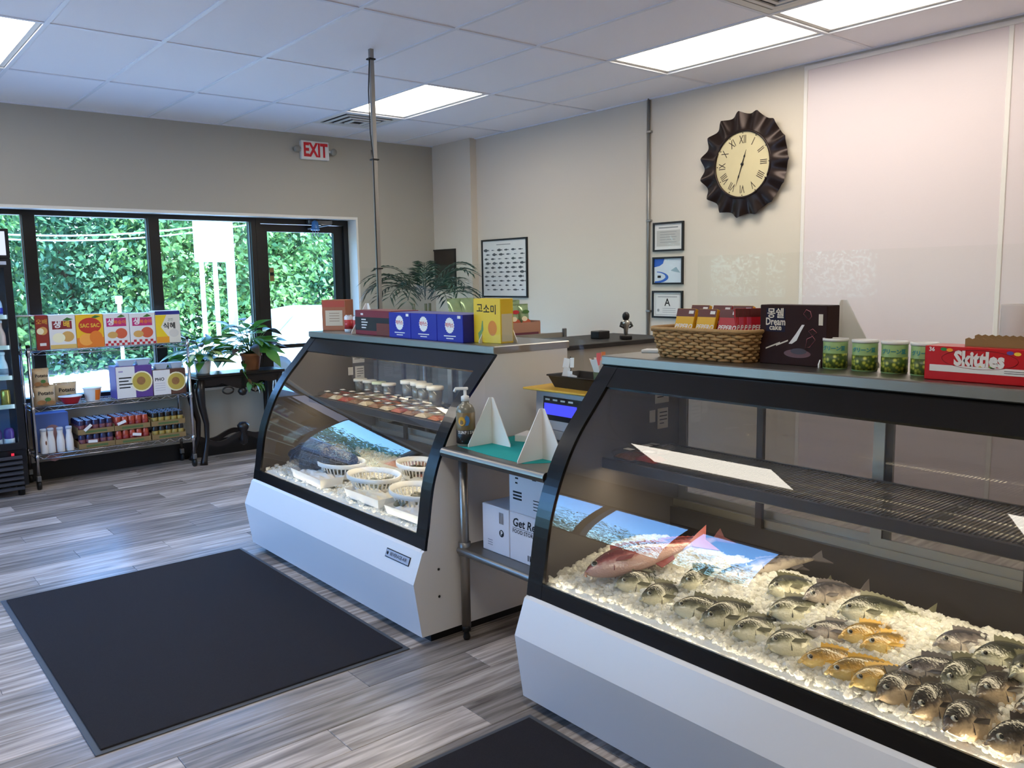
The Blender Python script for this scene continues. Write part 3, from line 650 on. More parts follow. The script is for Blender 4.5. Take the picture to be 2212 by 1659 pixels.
FM = {'bream': fish_mat('bream_skin', lin(36, 38, 32), lin(110, 110, 90), lin(226, 222, 196)), 'croaker': fish_mat('croaker_skin', lin(110, 86, 40), lin(196, 152, 70), lin(226, 200, 130)),
      'snapper': fish_mat('snapper_skin', lin(96, 40, 42), lin(148, 80, 76), lin(192, 156, 146)), 'grey': fish_mat('grey_fish_skin', lin(46, 44, 50), lin(116, 108, 108), lin(190, 178, 166), .1),
      'dark': fish_mat('dark_fish_skin', lin(30, 26, 26), lin(92, 78, 66), lin(204, 180, 146), .15)}
FIN = {'bream': C('bream_fin', 92, 90, 70, .4), 'croaker': C('croaker_fin', 214, 168, 66, .4), 'snapper': C('snapper_fin', 128, 60, 58, .4), 'grey': C('grey_fin', 96, 90, 92, .4), 'dark': C('dark_fin', 62, 52, 46, .4)}
M['eyew'] = C('fish_eye_ring', 190, 186, 168, .15); M['eyeb'] = C('fish_eye_pupil', 10, 10, 12, .08)
def make_fish(kind, L, deep, label, group):
    t = thing('whole_fish', label, 'fish', (0, 0, 0), group=group)
    N, K = 18, 14; mb = MB(); vs_, fs = [], []
    xs_ = [0, .012, .04, .09, .15, .22, .30, .38, .46, .54, .62, .70, .78, .85, .91, .96, 1.0]
    def hh(u): return deep*L*(.10+.90*math.sin(min(1, u/.36)*PI/2)**.8 if u < .36 else (.17+.83*math.cos((u-.36)/.64*PI/2)**1.15))*(1 if u > .02 else .6)
    for u in xs_:
        H_, Wd = hh(u), hh(u)*.5*(1-.5*u)+.004; zc = .02*L*math.sin(u*PI)*.6
        for k in range(K):
            a = 2*PI*k/K; ca, sa = math.cos(a), math.sin(a)
            vs_.append((u*L, Wd*ca*abs(ca)**.15, zc+H_*(sa*(1.0 if sa > 0 else .86))))
    for i in range(len(xs_)-1):
        for k in range(K): fs.append((i*K+k, (i+1)*K+k, (i+1)*K+(k+1) % K, i*K+(k+1) % K))
    fs += [tuple(range(K)), tuple((len(xs_)-1)*K+k for k in range(K))[::-1]]
    mb.add(vs_, fs, True).build('body', FM[kind], t)
    f = FIN[kind]; e = hh(1.0)
    MB().prism([(L*.985, -e), (L*1.09, -deep*L*.55), (L*1.2, -deep*L*.92), (L*1.13, 0), (L*1.2, deep*L*.95), (L*1.09, deep*L*.58), (L*.985, e)], 'y', -.002, .002).build('tail_fin', f, t)
    dp = [(L*.28, hh(.28)*.9)]
    for k in range(8): u = .30+k*.065; dp += [(u*L, hh(u)+deep*L*(.30-.02*k)+.012*L), ((u+.035)*L, hh(u+.035)+deep*L*(.20-.02*k)+.01*L)]
    dp += [(L*.84, hh(.84)*.9)]
    MB().prism(dp, 'y', -.0015, .0015).build('dorsal_fin', f, t)
    MB().prism([(L*.62, -hh(.62)*.75), (L*.66, -hh(.66)-deep*L*.22), (L*.80, -hh(.8)-.02*L), (L*.80, -hh(.8)*.7)], 'y', -.0015, .0015).build('anal_fin', f, t)
    for s in (-1, 1):
        w = hh(.3)*.42*.865+.005
        MB().add([(L*.27, s*w, -.1*deep*L), (L*.33, s*(w+.006), .05*deep*L), (L*.47, s*(w+.012), -.1*deep*L), (L*.42, s*(w+.01), -.32*deep*L)], [(0,1,2,3)]).build('pectoral_fin', f, t)
        xe, ze = L*.105, hh(.105)*.34; we = (hh(.105)*.42*.95+.004)*.93
        ey = MB().lathe([(.0, -.002), (.034*L, -.002), (.032*L, .004), (.02*L, .007), (0, .0075)], 12).build('eye', M['eyew'], t); ey.matrix_local = Matrix.Translation((xe, s*(we-.001), ze)) @ Matrix.Rotation(-s*PI/2, 4, 'X')
        MB().lathe([(.0, .0), (.024*L, 0), (.02*L, .0015), (0, .002)], 10, (0, 0, .0068)).build('pupil', M['eyeb'], ey)
        g_ = [(L*.235+.03*L*math.sin(a_)*(1), s*(hh(.23)*.42*.9+.0058-abs(a_-PI/2)*.004), hh(.23)*.72*math.cos(a_)) for a_ in [PI*k/7 for k in range(1, 7)]]
        MB().tube(g_, .0018, 4).build('gill_edge', f, t)
    MB().tube([(.004*L, -.012, -.018*L), (-.006*L, 0, -.02*L), (.004*L, .012, -.018*L)], [.004, .006, .004], 6).build('lower_lip', FM[kind], t)
    return t
protos = {}
def put_fish(kind, L, deep, p, ang, roll, pitch, label, group):
    key = (kind, L, deep)
    rot = (Matrix.Rotation(ang, 4, 'Z') @ Matrix.Rotation(pitch, 4, 'Y') @ Matrix.Rotation(roll, 4, 'X')).to_euler()
    if key not in protos:
        protos[key] = make_fish(kind, L, deep, label, group); protos[key].location = p; protos[key].rotation_euler = rot
    else: dup(protos[key], p, rot=rot, label=label, group=group)
rf = random.Random(5)
front = [(1330,1262,'bream'),(1385,1292,'bream'),(1452,1312,'bream'),(1515,1338,'bream'),(1580,1365,'bream'),(1655,1395,'bream'),(1728,1425,'croaker'),(1785,1450,'croaker'),(1838,1475,'croaker'),(1895,1502,'dark'),(1968,1535,'dark'),(2040,1570,'dark'),(2130,1602,'dark')]
mid = [(1470,1262,'bream'),(1660,1322,'bream'),(1738,1362,'grey'),(1812,1318,'bream'),(1815,1372,'croaker'),(1862,1392,'croaker'),(1940,1448,'grey'),(2030,1475,'bream'),(2112,1500,'dark'),(2190,1535,'dark')]
backr = [(1660,1275,'bream'),(1738,1290,'grey'),(2020,1388,'grey'),(2100,1420,'bream'),(2185,1455,'bream')]
LBL = {'bream': 'dark backed silver fish with pale belly nosing out of the ice', 'croaker': 'golden yellow fish with orange fins lying in the ice', 'grey': 'slim grey speckled fish half sunk in the ice', 'dark': 'blackish brown fish with tan belly lying on the ice'}
GRP = {'bream': 'dark backed fish on ice', 'croaker': 'yellow fish on ice', 'grey': 'grey fish on ice', 'dark': 'brown fish on ice'}
SZ = {'bream': (.25, .21), 'croaker': (.235, .17), 'grey': (.24, .17), 'dark': (.25, .22)}
for rowi, rows_ in enumerate((front, mid, backr)):
    for (px, py, k) in rows_:
        p = on_ice(px, py, .034); L_, dp_ = SZ[k]
        put_fish(k, L_, dp_, p, math.radians(-28+rf.uniform(-14, 14)), math.radians(rf.uniform(-56, -34)), math.radians(rf.uniform(3, 10)), LBL[k], GRP[k])
p = on_ice(1264, 1250, .03); p2 = on_ice(1480, 1196, .03)
p.z += .02; p2.z += .02
put_fish('snapper', .40, .17, p, math.atan2(p2.y-p.y, p2.x-p.x), math.radians(-60), -math.atan2(p2.z-p.z+.01, math.hypot(p2.x-p.x, p2.y-p.y)), 'large red fish lying at the glass end of the ice', None)
p = on_ice(1400, 1200, .03)
put_fish('snapper', .34, .15, p, math.radians(-8), math.radians(-66), 0, 'smaller pink red fish behind the large red fish', None)
for (px, py) in ((1545, 1248), (1600, 1232)):
    put_fish('grey', .30, .12, on_ice(px, py, .028), math.radians(-20), math.radians(-66), 0, 'long silvery grey fish lying flat on the ice', 'long silver fish on ice')
# packs on the second case's shelf
SHZ = .9
def clam_pack(label, group, fill, loc, rz, w=.12, d=.095, h_=.035):
    t = thing('plastic_pack', label, 'food pack', loc, rz, group)
    MB().add([(-w*.42,-d*.42,0),(w*.42,-d*.42,0),(w*.42,d*.42,0),(-w*.42,d*.42,0),(-w/2,-d/2,h_*.6),(w/2,-d/2,h_*.6),(w/2,d/2,h_*.6),(-w/2,d/2,h_*.6)], [(0,3,2,1),(0,1,5,4),(1,2,6,5),(2,3,7,6),(3,0,4,7)]).build('tray', M['clearp'], t)
    r = random.Random(int((loc[0]*7919+loc[1]*977)*100))
    mb = MB()
    def fn(u, v): return ((u-.5)*w*.86, (v-.5)*d*.86, .004+h_*.62*(1-(2*u-1)**4)*(1-(2*v-1)**4)*(.75+.35*noise.noise(Vector((u*6+loc[1]*9, v*6, loc[0])))))
    mb.grid(fn, 8, 6).build('seafood', fill, t)
    MB().add([(-w/2,-d/2,h_*.62),(w/2,-d/2,h_*.62),(w/2,d/2,h_*.62),(-w/2,d/2,h_*.62),(-w*.4,-d*.38,h_),(w*.4,-d*.38,h_),(w*.4,d*.38,h_),(-w*.4,d*.38,h_)], [(4,5,6,7),(0,1,5,4),(1,2,6,5),(2,3,7,6),(3,0,4,7)]).build('lid', M['film'], t)
    MB().box(-w*.12, w*.2, -d*.12, d*.16, h_, h_+.0008).build('price_label', M['paper'], t)
    return t
M['clearp'] = pane_mat('clear_tray', (.92, .92, .9), 1.3); M['film'] = pane_mat('wrap_film', (.96, .96, .94), 2.2, rough=.12)
FILL = {'roe': C('orange_roe', 196, 104, 48, .3, noise_=.3, nscale=90, bump=.6, bscale=160), 'brown': C('brown_seafood', 134, 88, 62, .35, noise_=.4, nscale=60, bump=.6, bscale=90), 'pale': C('pale_seafood', 206, 186, 158, .35, noise_=.2, nscale=60, bump=.5, bscale=90), 'red': C('red_fish_meat', 168, 66, 52, .3, noise_=.35, nscale=50, bump=.4, bscale=80)}
for (px, py, fl_) in ((1330, 962, 'red'), (1345, 985, 'brown'), (1405, 990, 'red'), (1270, 945, 'pale')):
    q = onz(px, py, SHZ+.01); q.x = max(q.x, 2.40); q.y = min(q.y, 2.19)
    clam_pack('shrink wrapped pack of reddish fish meat on the wire shelf', 'wrapped packs on the wire shelf', FILL[fl_], (q.x, q.y, SHZ), PI/2+rf.uniform(-.2, .2))
# ---------------------------------------------------------------- contents of the first case
ys_ = [4.66-.118*k for k in range(12)]
rr = random.Random(11)
packl = {'roe': 'clear pack of bright orange roe on the dark shelf', 'brown': 'clear pack of brown marinated seafood on the dark shelf', 'pale': 'clear pack of pale seafood on the dark shelf', 'red': 'clear pack of reddish seafood on the dark shelf'}
for ri, xx in enumerate((2.385, 2.49, 2.595)):
    for k, yy in enumerate(ys_):
        if ri == 2 and (k > 7 or k < 1): continue
        fl_ = ['brown', 'pale', 'red', 'brown', 'pale'][(k+ri*2) % 5]
        if ri == 1 and k in (4, 5): fl_ = 'roe'
        if ri == 0 and k == 10: fl_ = 'roe'
        clam_pack(packl[fl_], 'clear packs on the dark shelf', FILL[fl_], (xx, yy, .899), PI/2+rr.uniform(-.1, .1), .108, .092, .036)
def tub(loc, r0, hgt, label, group, lidm):
    t = thing('plastic_tub', label, 'tub', loc, 0, group)
    MB().lathe([(0, 0), (r0*.86, 0), (r0*.98, hgt*.92), (r0*.9, hgt*.92), (r0*.8, .01), (0, .01)], 18).build('cup', M['tubplas'], t)
    MB().lathe([(0, .012), (r0*.78, .012), (r0*.84, hgt*.8), (0, hgt*.84)], 14).build('filling', C('tub_filling', 206, 196, 180, .6, noise_=.3, nscale=50) if 'tub_filling' not in bpy.data.materials else bpy.data.materials['tub_filling'], t)
    MB().lathe([(r0*1.02, hgt*.84), (r0*1.06, hgt*.86), (r0*1.06, hgt), (r0*.98, hgt*1.02), (0, hgt*1.02)], 18).build('lid', lidm, t)
M['tubplas'] = pane_mat('tub_plastic', (.88, .87, .84), 1.2, rough=.1)
M['lidw'] = C('white_lid', 228, 222, 210, .45); M['lidg'] = C('pale_green_lid', 206, 214, 176, .45)
for k, (px, py) in enumerate(((887, 862), (908, 866), (918, 872), (941, 878))):
    q = onz(px, py, .905); tub((min(2.66, q.x), q.y, .899), .046, .118, 'tall lidded tub of white paste on the shelf', 'tall white lidded tubs', M['lidw'])
for k, (px, py) in enumerate(((643, 823), (668, 820), (692, 817), (720, 813))):
    q = onz(px, py, .905); tub((2.645-.0*k, 4.72-.115*k, .899), .042, .085, 'short jar with a cream lid at the shelf end', 'short cream lidded jars', M['lidw'] if k != 2 else M['lidg'])
# foam tray with pink fillet at the near end of the shelf
t = thing('foam_tray', 'white foam tray holding a pink fillet on the shelf', 'food tray', (2.53, 3.135, .899), PI/2)
MB().add([(-.09,-.05,0),(.09,-.05,0),(.09,.05,0),(-.09,.05,0),(-.11,-.07,.025),(.11,-.07,.025),(.11,.07,.025),(-.11,.07,.025)], [(0,3,2,1),(0,1,5,4),(1,2,6,5),(2,3,7,6),(3,0,4,7)]).build('tray', M['white'], t)
MB().grid(lambda u, v: ((u-.5)*.17, (v-.5)*.075, .012+.03*math.sin(PI*u)**.5*math.sin(PI*v)**.6), 12, 8).build('fillet', C('pink_fillet', 226, 140, 118, .35, noise_=.15, nscale=40), t)
# lower deck: ice bed, baskets with shells, net bag, trays
def icez1(X, Y): return .497+.03*sst(2.0, 2.3, X)+.006*noise.noise(Vector((X*15, Y*15, 1)))
ice_heap('thin bed of crushed ice under baskets of shellfish', C1[0]+.04, C1[1]-.05, 1.985, 2.70, icez1, 2200, 9)
def basket(loc, rz, s, label, tilt=.0):
    t = thing('plastic_basket', label, 'basket', loc, rot=(tilt, 0, rz), group='white slotted plastic baskets')
    sx, sy = 1.0, .72
    MB().lathe([(0, .004), (.085*s, .004), (.098*s, .03), (.094*s, .032), (.08*s, .009), (0, .009)], 28, sx=sx, sy=sy).build('bottom', M['white'], t)
    MB().lathe([(.112*s, .066), (.126*s, .07), (.127*s, .092), (.121*s, .093), (.114*s, .075), (.109*s, .07), (.112*s, .066)], 28, sx=sx, sy=sy, cap=False).build('rim', M['white'], t)
    rb = MB()
    for k in range(34):
        a = 2*PI*k/34; c_, s_ = math.cos(a), math.sin(a)
        rb.tube([(.0955*s*c_*sx, .0955*s*s_*sy, .029), (.111*s*c_*sx, .111*s*s_*sy, .069)], .0042, 4)
    rb.build('ribs', M['white'], t)
    return t
M['shell'] = C('dark_shell', 58, 56, 44, .35, noise_=.5, nscale=40); M['shell2'] = C('pale_shell', 104, 102, 84, .35, noise_=.4, nscale=40)
shm = {}
for kk, mm in enumerate((M['shell'], M['shell2'])):
    shm[kk] = MB().lathe([(0, -.011), (.012, -.009), (.021, -.003), (.0225, 0), (.021, .003), (.012, .009), (0, .011)], 12, sx=1.15, sy=.85).mesh('clam_shell', mm)
def shells(loc, n, rad, z, kind, label, grp):
    for k in range(n):
        a = rr.uniform(0, 6.3); q = rad*math.sqrt(rr.random())
        o = bpy.data.objects.new('clam_shell', shm[kind]); COL.objects.link(o); o.location = (loc[0]+q*math.cos(a), loc[1]+q*math.sin(a)*.8, loc[2]+z+rr.uniform(0, .02)); o.rotation_euler = (rr.uniform(-.7, .7), rr.uniform(-.7, .7), a*3)
        tag(o, label, 'shellfish', grp)
bk = [((738, 1022), 1.32, 0, 'white slotted basket of dark clams beside the net bag'), ((808, 1052), 1.38, 1, 'white slotted basket of grey clams in the middle of the deck'), ((888, 1088), 1.42, 1, 'white slotted basket of pale clams at the end nearest the table'), ((905, 1030), 1.25, 0, 'white slotted basket pushed to the back of the deck')]
for (px, s_, kd, lb) in bk:
    q = onz(px[0], px[1], .54); q.x = max(2.12, q.x); q.y = max(C1[0]+.20, q.y); q.x = max(2.16, q.x); q.z = icez1(q.x, q.y)+.004
    basket(q, PI/2+rr.uniform(-.3, .3), s_, lb, 0); shells(q, 20, .078*s_, .034, kd, ['dark clam lying in a white slotted basket', 'pale grey clam lying in a white slotted basket'][kd], ['dark clams in baskets', 'pale clams in baskets'][kd])
q = Vector((2.20, 4.38, .51))
t = thing('net_bag', 'bulging dark net bag of shellfish at the far end of the deck', 'bag', q)
def bagf(u, v):
    a = 2*PI*u; b_ = PI*(v-.5); r_ = 1+.16*noise.noise(Vector((math.cos(a)*4, math.sin(a)*4, v*7)))
    return (.16*math.cos(a)*math.cos(b_)*r_, .28*math.sin(a)*math.cos(b_)*r_, .085+.085*math.sin(b_)*r_)
MB().grid(bagf, 36, 18).build('bag_body', C('net_bag_dark', 46, 48, 56, .3, noise_=.5, nscale=50, bump=1, bscale=60), t)
net = MB()
for k in range(16): net.tube([Vector(bagf(k/16, j/18))*1.012 for j in range(1, 18)], .0014, 4)
for j in range(2, 17, 2): net.loop([Vector(bagf(k/30, j/18))*1.012 for k in range(30)], .0014, 4)
net.build('netting', C('net_cord', 96, 100, 116, .4), t)
def deck_tray(loc, rz, w, d, label, fillm, hgt=.03):
    t = thing('seafood_tray', label, 'food tray', loc, rz)
    MB().add([(-w*.46,-d*.44,0),(w*.46,-d*.44,0),(w*.46,d*.44,0),(-w*.46,d*.44,0),(-w/2,-d/2,hgt),(w/2,-d/2,hgt),(w/2,d/2,hgt),(-w/2,d/2,hgt)], [(0,3,2,1),(0,1,5,4),(1,2,6,5),(2,3,7,6),(3,0,4,7)]).build('tray', M['white'], t)
    MB().grid(lambda u, v: ((u-.5)*w*.9, (v-.5)*d*.88, .01+hgt*1.1*(1-(2*u-1)**6)*(1-(2*v-1)**6)*(.7+.5*noise.noise(Vector((u*9, v*7, w))))), 24, 16).build('seafood', fillm, t)
deck_tray((2.52, 3.62, .53), PI/2, .44, .26, 'long tray of orange brown marinated seafood at the back of the deck', C('orange_marinade', 176, 92, 44, .3, noise_=.45, nscale=30, bump=.6, bscale=70))
deck_tray((2.55, 4.05, .53), PI/2, .30, .22, 'tray of pinkish shrimp behind the baskets', C('pink_shrimp', 196, 150, 132, .35, noise_=.35, nscale=60, bump=.7, bscale=110))
deck_tray((2.075, 3.22, .505), PI/2+.03, .36, .13, 'white foam tray lying along the front glass by the table', M['paper'], .04)
deck_tray((2.085, 3.64, .505), PI/2, .34, .14, 'wrapped white tray in the middle of the front glass', C('tray_wrap', 222, 214, 196, .3, noise_=.1), .045)
deck_tray((2.07, 4.22, .505), PI/2-.05, .40, .14, 'white paper lined tray before the dark net bag', M['paper'], .05)
# ================================================================== steel table between the cases
TZ = .878
t = thing('steel_table', 'stainless steel work table with undershelf between the two cases', 'table', (2.04, 2.636, 0))
def bull(y0, y1, x0, x1, z, r):     # slab with a rolled front edge
    P = [(x0+r*(1-math.cos(a)), z-r+r*math.sin(a)) for a in [PI/2*k/5 for k in range(6)]]
    P = [(x0+.006, z-2*r+.004), (x0, z-r)]+P[1:]+[(x1, z), (x1, z-.01), (x0+2*r, z-.01), (x0+2*r, z-2*r+.004)]
    return MB().prism(P, 'y', y0, y1)
bull(-.335, .335, 0, .74, TZ, .021).build('table_top', M['steel'], t)
bull(-.30, .30, .05, .70, .43, .017).build('undershelf', M['steeld'], t)
for x in (.085, .665):
    for y in (-.285, .285):
        lg = MB().tube([(x, y, .06), (x, y, TZ-.01)], .0205, 14).build('leg', M['steel'], t)
        MB().lathe([(.0, 0), (.014, 0), (.017, .012), (.012, .03), (.012, .04), (.019, .04), (.021, .065), (0, .065)], 12, (x, y, 0)).build('foot', M['black'], lg)
        MB().lathe([(.0208, .39), (.028, .392), (.028, .45), (.0208, .452)], 12, (x, y, 0)).build('collar', M['steeld'], lg)
# acrylic screens on white feet
def foot(loc, rz, s, label):
    o = MB().add([(-.13*s,0,0),(0,0,0),(0,0,.205*s),(-.012*s,0,.205*s),(-.13*s,0,.01*s), (-.13*s,.004,0),(0,.004,0),(0,.004,.205*s),(-.012*s,.004,.205*s),(-.13*s,.004,.01*s)],
        [(0,1,2,3,4),(9,8,7,6,5),(0,5,6,1),(1,6,7,2),(2,7,8,3),(3,8,9,4),(4,9,5,0)])
    o.add([(0,.004,0),(.0,-.125*s,0),(0,-.125*s,.01*s),(0,-.012*s,.205*s),(0,.004,.205*s),(.004,.004,0),(.004,-.125*s,0),(.004,-.125*s,.01*s),(.004,-.012*s,.205*s),(.004,.004,.205*s)],
        [(0,1,2,3,4),(9,8,7,6,5),(0,5,6,1),(1,6,7,2),(2,7,8,3),(3,8,9,4),(4,9,5,0)])
    return tag(o.build('screen_foot', M['white'], None, loc, rz), label, 'screen foot', 'folded white feet of the clear screens')
f1 = onz(1063, 958, TZ); f2 = onz(1172, 992, TZ)
foot((f1.x, f1.y, TZ+.0015), 0, 1.0, 'folded white triangular foot beside the pump bottle')
foot((f2.x, f2.y-.0, TZ+.0015), 0, 1.0, 'folded white triangular foot beside the fish case on the blue cloth')
def screen(label, x, y0, y1, z0, z1):
    tag(MB().box(-.002, .002, y0, y1, 0, z1-z0).build('clear_screen', M['acryl'], None, (x, 0, z0)), label, 'screen')
screen('small clear acrylic screen standing on the steel table', f1.x+.03, 2.335, 2.965, TZ, 1.36)
a1 = onx(780, 580, 2.60); b1 = onx(1640, 546, 2.60)
screen('clear acrylic screen behind the blue boxes on the counter', 2.60, C1[0]+.25, a1.y, TOPZ, a1.z)
screen('clear acrylic screen behind the snack basket on the counter', 2.705, .50, b1.y+.35, TOPZ, b1.z)
q = onz(1055, 744, TOPZ); foot((2.565, 3.19, TOPZ), 0, 1.0, 'white triangular foot behind the yellow biscuit box')
q = onz(793, 716, TOPZ); foot((2.50, onx(795, 700, 2.50).y, TOPZ), 0, .85, 'white triangular foot between the can pack and dark red box')
q = onx(1798, 690, 2.62); foot((2.63, q.y-.03, TOPZ), 0, 1.05, 'white triangular foot beside the dark cake box')
# turquoise cloth
P = [onz(*p, TZ) for p in ((983, 962), (1060, 938), (1120, 936), (1150, 948), (1195, 968), (1208, 988), (1190, 1000), (1130, 1002), (1060, 985))]
P = [(min(2.72, p.x), max(2.325, min(2.95, p.y))) for p in P]
tag(MB().prism(P, 'z', TZ, TZ+.0015).build('cloth', C('turquoise_cloth', 0, 150, 148, .8, noise_=.08, nscale=60)), 'turquoise cloth spread on the steel table', 'cloth')
# pump bottle
q = onz(1007, 962, TZ)
t = thing('pump_bottle', 'hand pump bottle with black label on the steel table', 'bottle', (q.x, q.y, TZ+.0015), -.65)
M['clearb'] = pane_mat('clear_bottle', (.9, .9, .86), 1.6)
MB().lathe([(0, 0), (.038, 0), (.041, .004), (.041, .15), (.039, .162), (.03, .178), (.016, .186), (.016, .198), (0, .198)], 24).build('body', C('bottle_clear', 168, 160, 140, .12, trans=.5), t)
MB().lathe([(.0413, .012), (.0418, .012), (.0418, .148), (.0413, .148)], 24).build('label_wrap', C('label_tan', 110, 92, 58, .4), t)
MB().lathe([(.0419, .012), (.0423, .012), (.0423, .072), (.0419, .072)], 24).build('label_band', C('label_black', 20, 18, 20, .4), t)
MB().lathe([(0, .196), (.018, .196), (.018, .216), (.010, .22), (.007, .222), (.007, .245), (0, .245)], 16).build('collar', M['white'], t)
MB().cbox(-.045, .014, -.009, .009, .244, .256, .003).tube([(-.04, 0, .25), (-.047, 0, .236)], .006, 8).build('pump_head', M['white'], t)
def on_cyl(R, a, z): return (R*math.cos(a), R*math.sin(a), z)
def cyl_poly(pts, R, mat_, name, parent):   # flat print wrapped on a cylinder, pts = (angle offset in m, z)
    c0 = -PI/2
    MB().add([on_cyl(R, c0+u/R, z) for u, z in pts], [tuple(range(len(pts)))]).build(name, mat_, parent)
cyl_poly([(-.018+.016*math.cos(k*PI/6), .112+.02*math.sin(k*PI/6)) for k in range(12)], .0426, C('emblem_yellow', 214, 156, 40, .4), 'emblem_sun', t)
cyl_poly([(-.002, .092), (.012, .094), (.02, .112), (.016, .13), (.004, .138), (-.003, .125), (.004, .11)], .0430, C('emblem_blue', 62, 120, 180, .4), 'emblem_fish', t)
for k, ch in enumerate('SUNFISH'):
    a = -PI/2+(k-3)*.0105/.043
    text(ch, .019, M['paper'], t, on_cyl(.0436, a, .062), (-math.sin(a), math.cos(a), 0), (0, 0, 1), bold=.0004, sx=.75)
for z, w in ((.042, .03), (.034, .026), (.024, .018)): cyl_poly([(-w, z-.002), (w, z-.002), (w, z+.002), (-w, z+.002)], .0434, C('label_blue_%d' % int(z*1000), 70, 130, 160, .5), 'print_line', t)
# ---------------------------------------------------------------- cartons
def carton(name, label, cat, loc, rz, w, d, h_, m_, group=None, flap=True):
    """front faces local -y; loc is the middle of the base"""
    t = thing(name, label, cat, loc, rz, group)
    MB().cbox(-w/2, w/2, -d/2, d/2, 0, h_, .0025).build('carton', m_, t)
    return t
def prn(parent, pts, y, m_, name='print'):
    """flat print on the front face: pts (x, z)"""
    MB().add([(x, y, z) for x, z in pts], [tuple(range(len(pts)))]).build(name, m_, parent)
def rect(x0, x1, z0, z1): return [(x0, z0), (x1, z0), (x1, z1), (x0, z1)]
def disc(cx, cz, rx, rz_=None, n=20, gear=0): 
    rz_ = rz_ or rx; N = n*2 if gear else n
    return [(cx+rx*(1+(gear if k % 2 else 0))*math.cos(2*PI*k/N), cz+rz_*(1+(gear if k % 2 else 0))*math.sin(2*PI*k/N)) for k in range(N)]
M['pw'] = C('print_white', 226, 222, 220, .5)
M['boxwhite'] = C('carton_white', 214, 210, 214, .6)
FX = -PI/2          # front turned to the shop floor
def facing_x(px0, px1, pyb, pyt, x):
    """carton on a surface facing -x: returns centre y, width, base z, height"""
    a, b = onx(px0, pyb[0], x), onx(px1, pyb[1], x); c = onx((px0+px1)/2, pyt, x)
    return (a.y+b.y)/2, abs(a.y-b.y), min(a.z, b.z), c.z-(a.z+b.z)/2
# white storage cartons on the undershelf
UZ = .43
yc, w, z0, hh_ = facing_x(1040, 1097, (1195, 1205), 1100, 2.16)
b = carton('storage_carton', 'low white carton with a barcode on the undershelf', 'box', (2.16+.15, yc, UZ), FX, w, .28, hh_, M['boxwhite'])
for k in range(9): prn(b, rect(w*.14+.0035*k, w*.14+.0035*k+(.0012 if k % 3 else .0022), hh_*.66, hh_*.9), -.1405, M['ink'], 'barcode_bar')
prn(b, disc(w*.22, hh_*.46, .016), -.1405, M['ink'], 'emblem'); text('P', .026, M['pw'], b, (w*.22, -.141, hh_*.46), bold=.001)
for k in range(3): prn(b, rect(-w*.3, -w*.12, hh_*(.14+.05*k), hh_*(.16+.05*k)), -.1405, C('print_grey', 150, 148, 156, .6) if k == 0 else bpy.data.materials['print_grey'], 'print_line')
y2, w2, z2, h2 = facing_x(1102, 1165, (1203, 1225), 1133, 2.16)
h2 = .205
b = carton('storage_carton', 'white carton lettered for food storage under another carton', 'box', (2.16+.15, y2-.02, UZ), FX, .25, .28, h2, M['boxwhite'])
text('Get Ready', .05, M['ink'], b, (-.105, -.1408, h2*.80), align='LEFT', bold=.0012, shear=.15); text('FOOD STORAGE', .023, M['ink'], b, (-.105, -.1408, h2*.62), align='LEFT', bold=.0004)
prn(b, rect(-.105, .1, h2*.685, h2*.695), -.1406, M['ink'], 'print_line')
for k in range(5): prn(b, rect(-.01+.012*k, -.004+.012*k, h2*.08, h2*.2), -.1406, M['ink'], 'print_mark')
b = carton('storage_carton', 'white carton printed with small dark signs topping the stack', 'box', (2.165+.15, y2-.015, UZ+h2), FX+.02, .25, .28, .235, M['boxwhite'])
for k in range(5): prn(b, rect(-.085, -.07+.004*(k % 2), .205-.02*k, .212-.02*k), -.1406, M['ink'], 'print_mark')
for k in range(3): prn(b, rect(-.1, -.045, .085-.014*k, .093-.014*k), -.1406, M['ink'], 'print_line')
for k in range(4): prn(b, rect(.02, .05-.006*(k % 2), .19-.012*k, .195-.012*k), -.1406, M['ink'], 'print_line')
for k in range(4): prn(b, rect(.025, .065, .07-.013*k, .074-.013*k), -.1406, M['ink'], 'print_line')
# ---------------------------------------------------------------- scale on the table
t = thing('deli_scale', 'pale grey deli scale with a blue lit display', 'scale', (2.565, 2.70, TZ), FX)
MB().cbox(-.17, .17, -.06, .14, 0, .05, .008).build('base', C('scale_grey', 150, 152, 158, .4), t)
MB().prism([(-.06, .05), (-.05, .215), (.02, .215), (.06, .05)], 'x', -.17, .17).build('housing', C('scale_body', 168, 170, 182, .4), t)
dsp = MB().add([(-.12, -.0615+.0025, .09), (.14, -.0615+.0025, .09), (.14, -.0525, .195), (-.12, -.0525, .195)], [(0,1,2,3)]).build('display_bezel', C('bezel', 22, 24, 34, .2), t)
MB().add([(-.11, -.0612, .115), (.1, -.0612, .115), (.1, -.0565, .165), (-.11, -.0565, .165)], [(0,1,2,3)]).build('display', emis('blue_lcd', (.06, .07, 1), 1.1), dsp)
for k in range(4): MB().add([(-.105+.05*k, -.056, .178), (-.075+.05*k, -.056, .178), (-.075+.05*k, -.0555, .186), (-.105+.05*k, -.0555, .186)], [(0,1,2,3)]).build('display_mark', M['pw'], dsp)
MB().cbox(-.16, .16, -.05, .16, .217, .225, .003).build('pan', M['black'], t)
o = MB().cbox(-.19, .19, -.12, .16, 0, .009, .003).build('yellow_board', C('yellow_board', 212, 168, 60, .6), None, (2.58, 2.71, TZ+.225), FX+.06)
tag(o, 'thin yellow board lying on the scale', 'board')
t = thing('black_tray', 'black flared tray on the yellow board', 'tray', (2.63, 2.66, TZ+.234), FX)
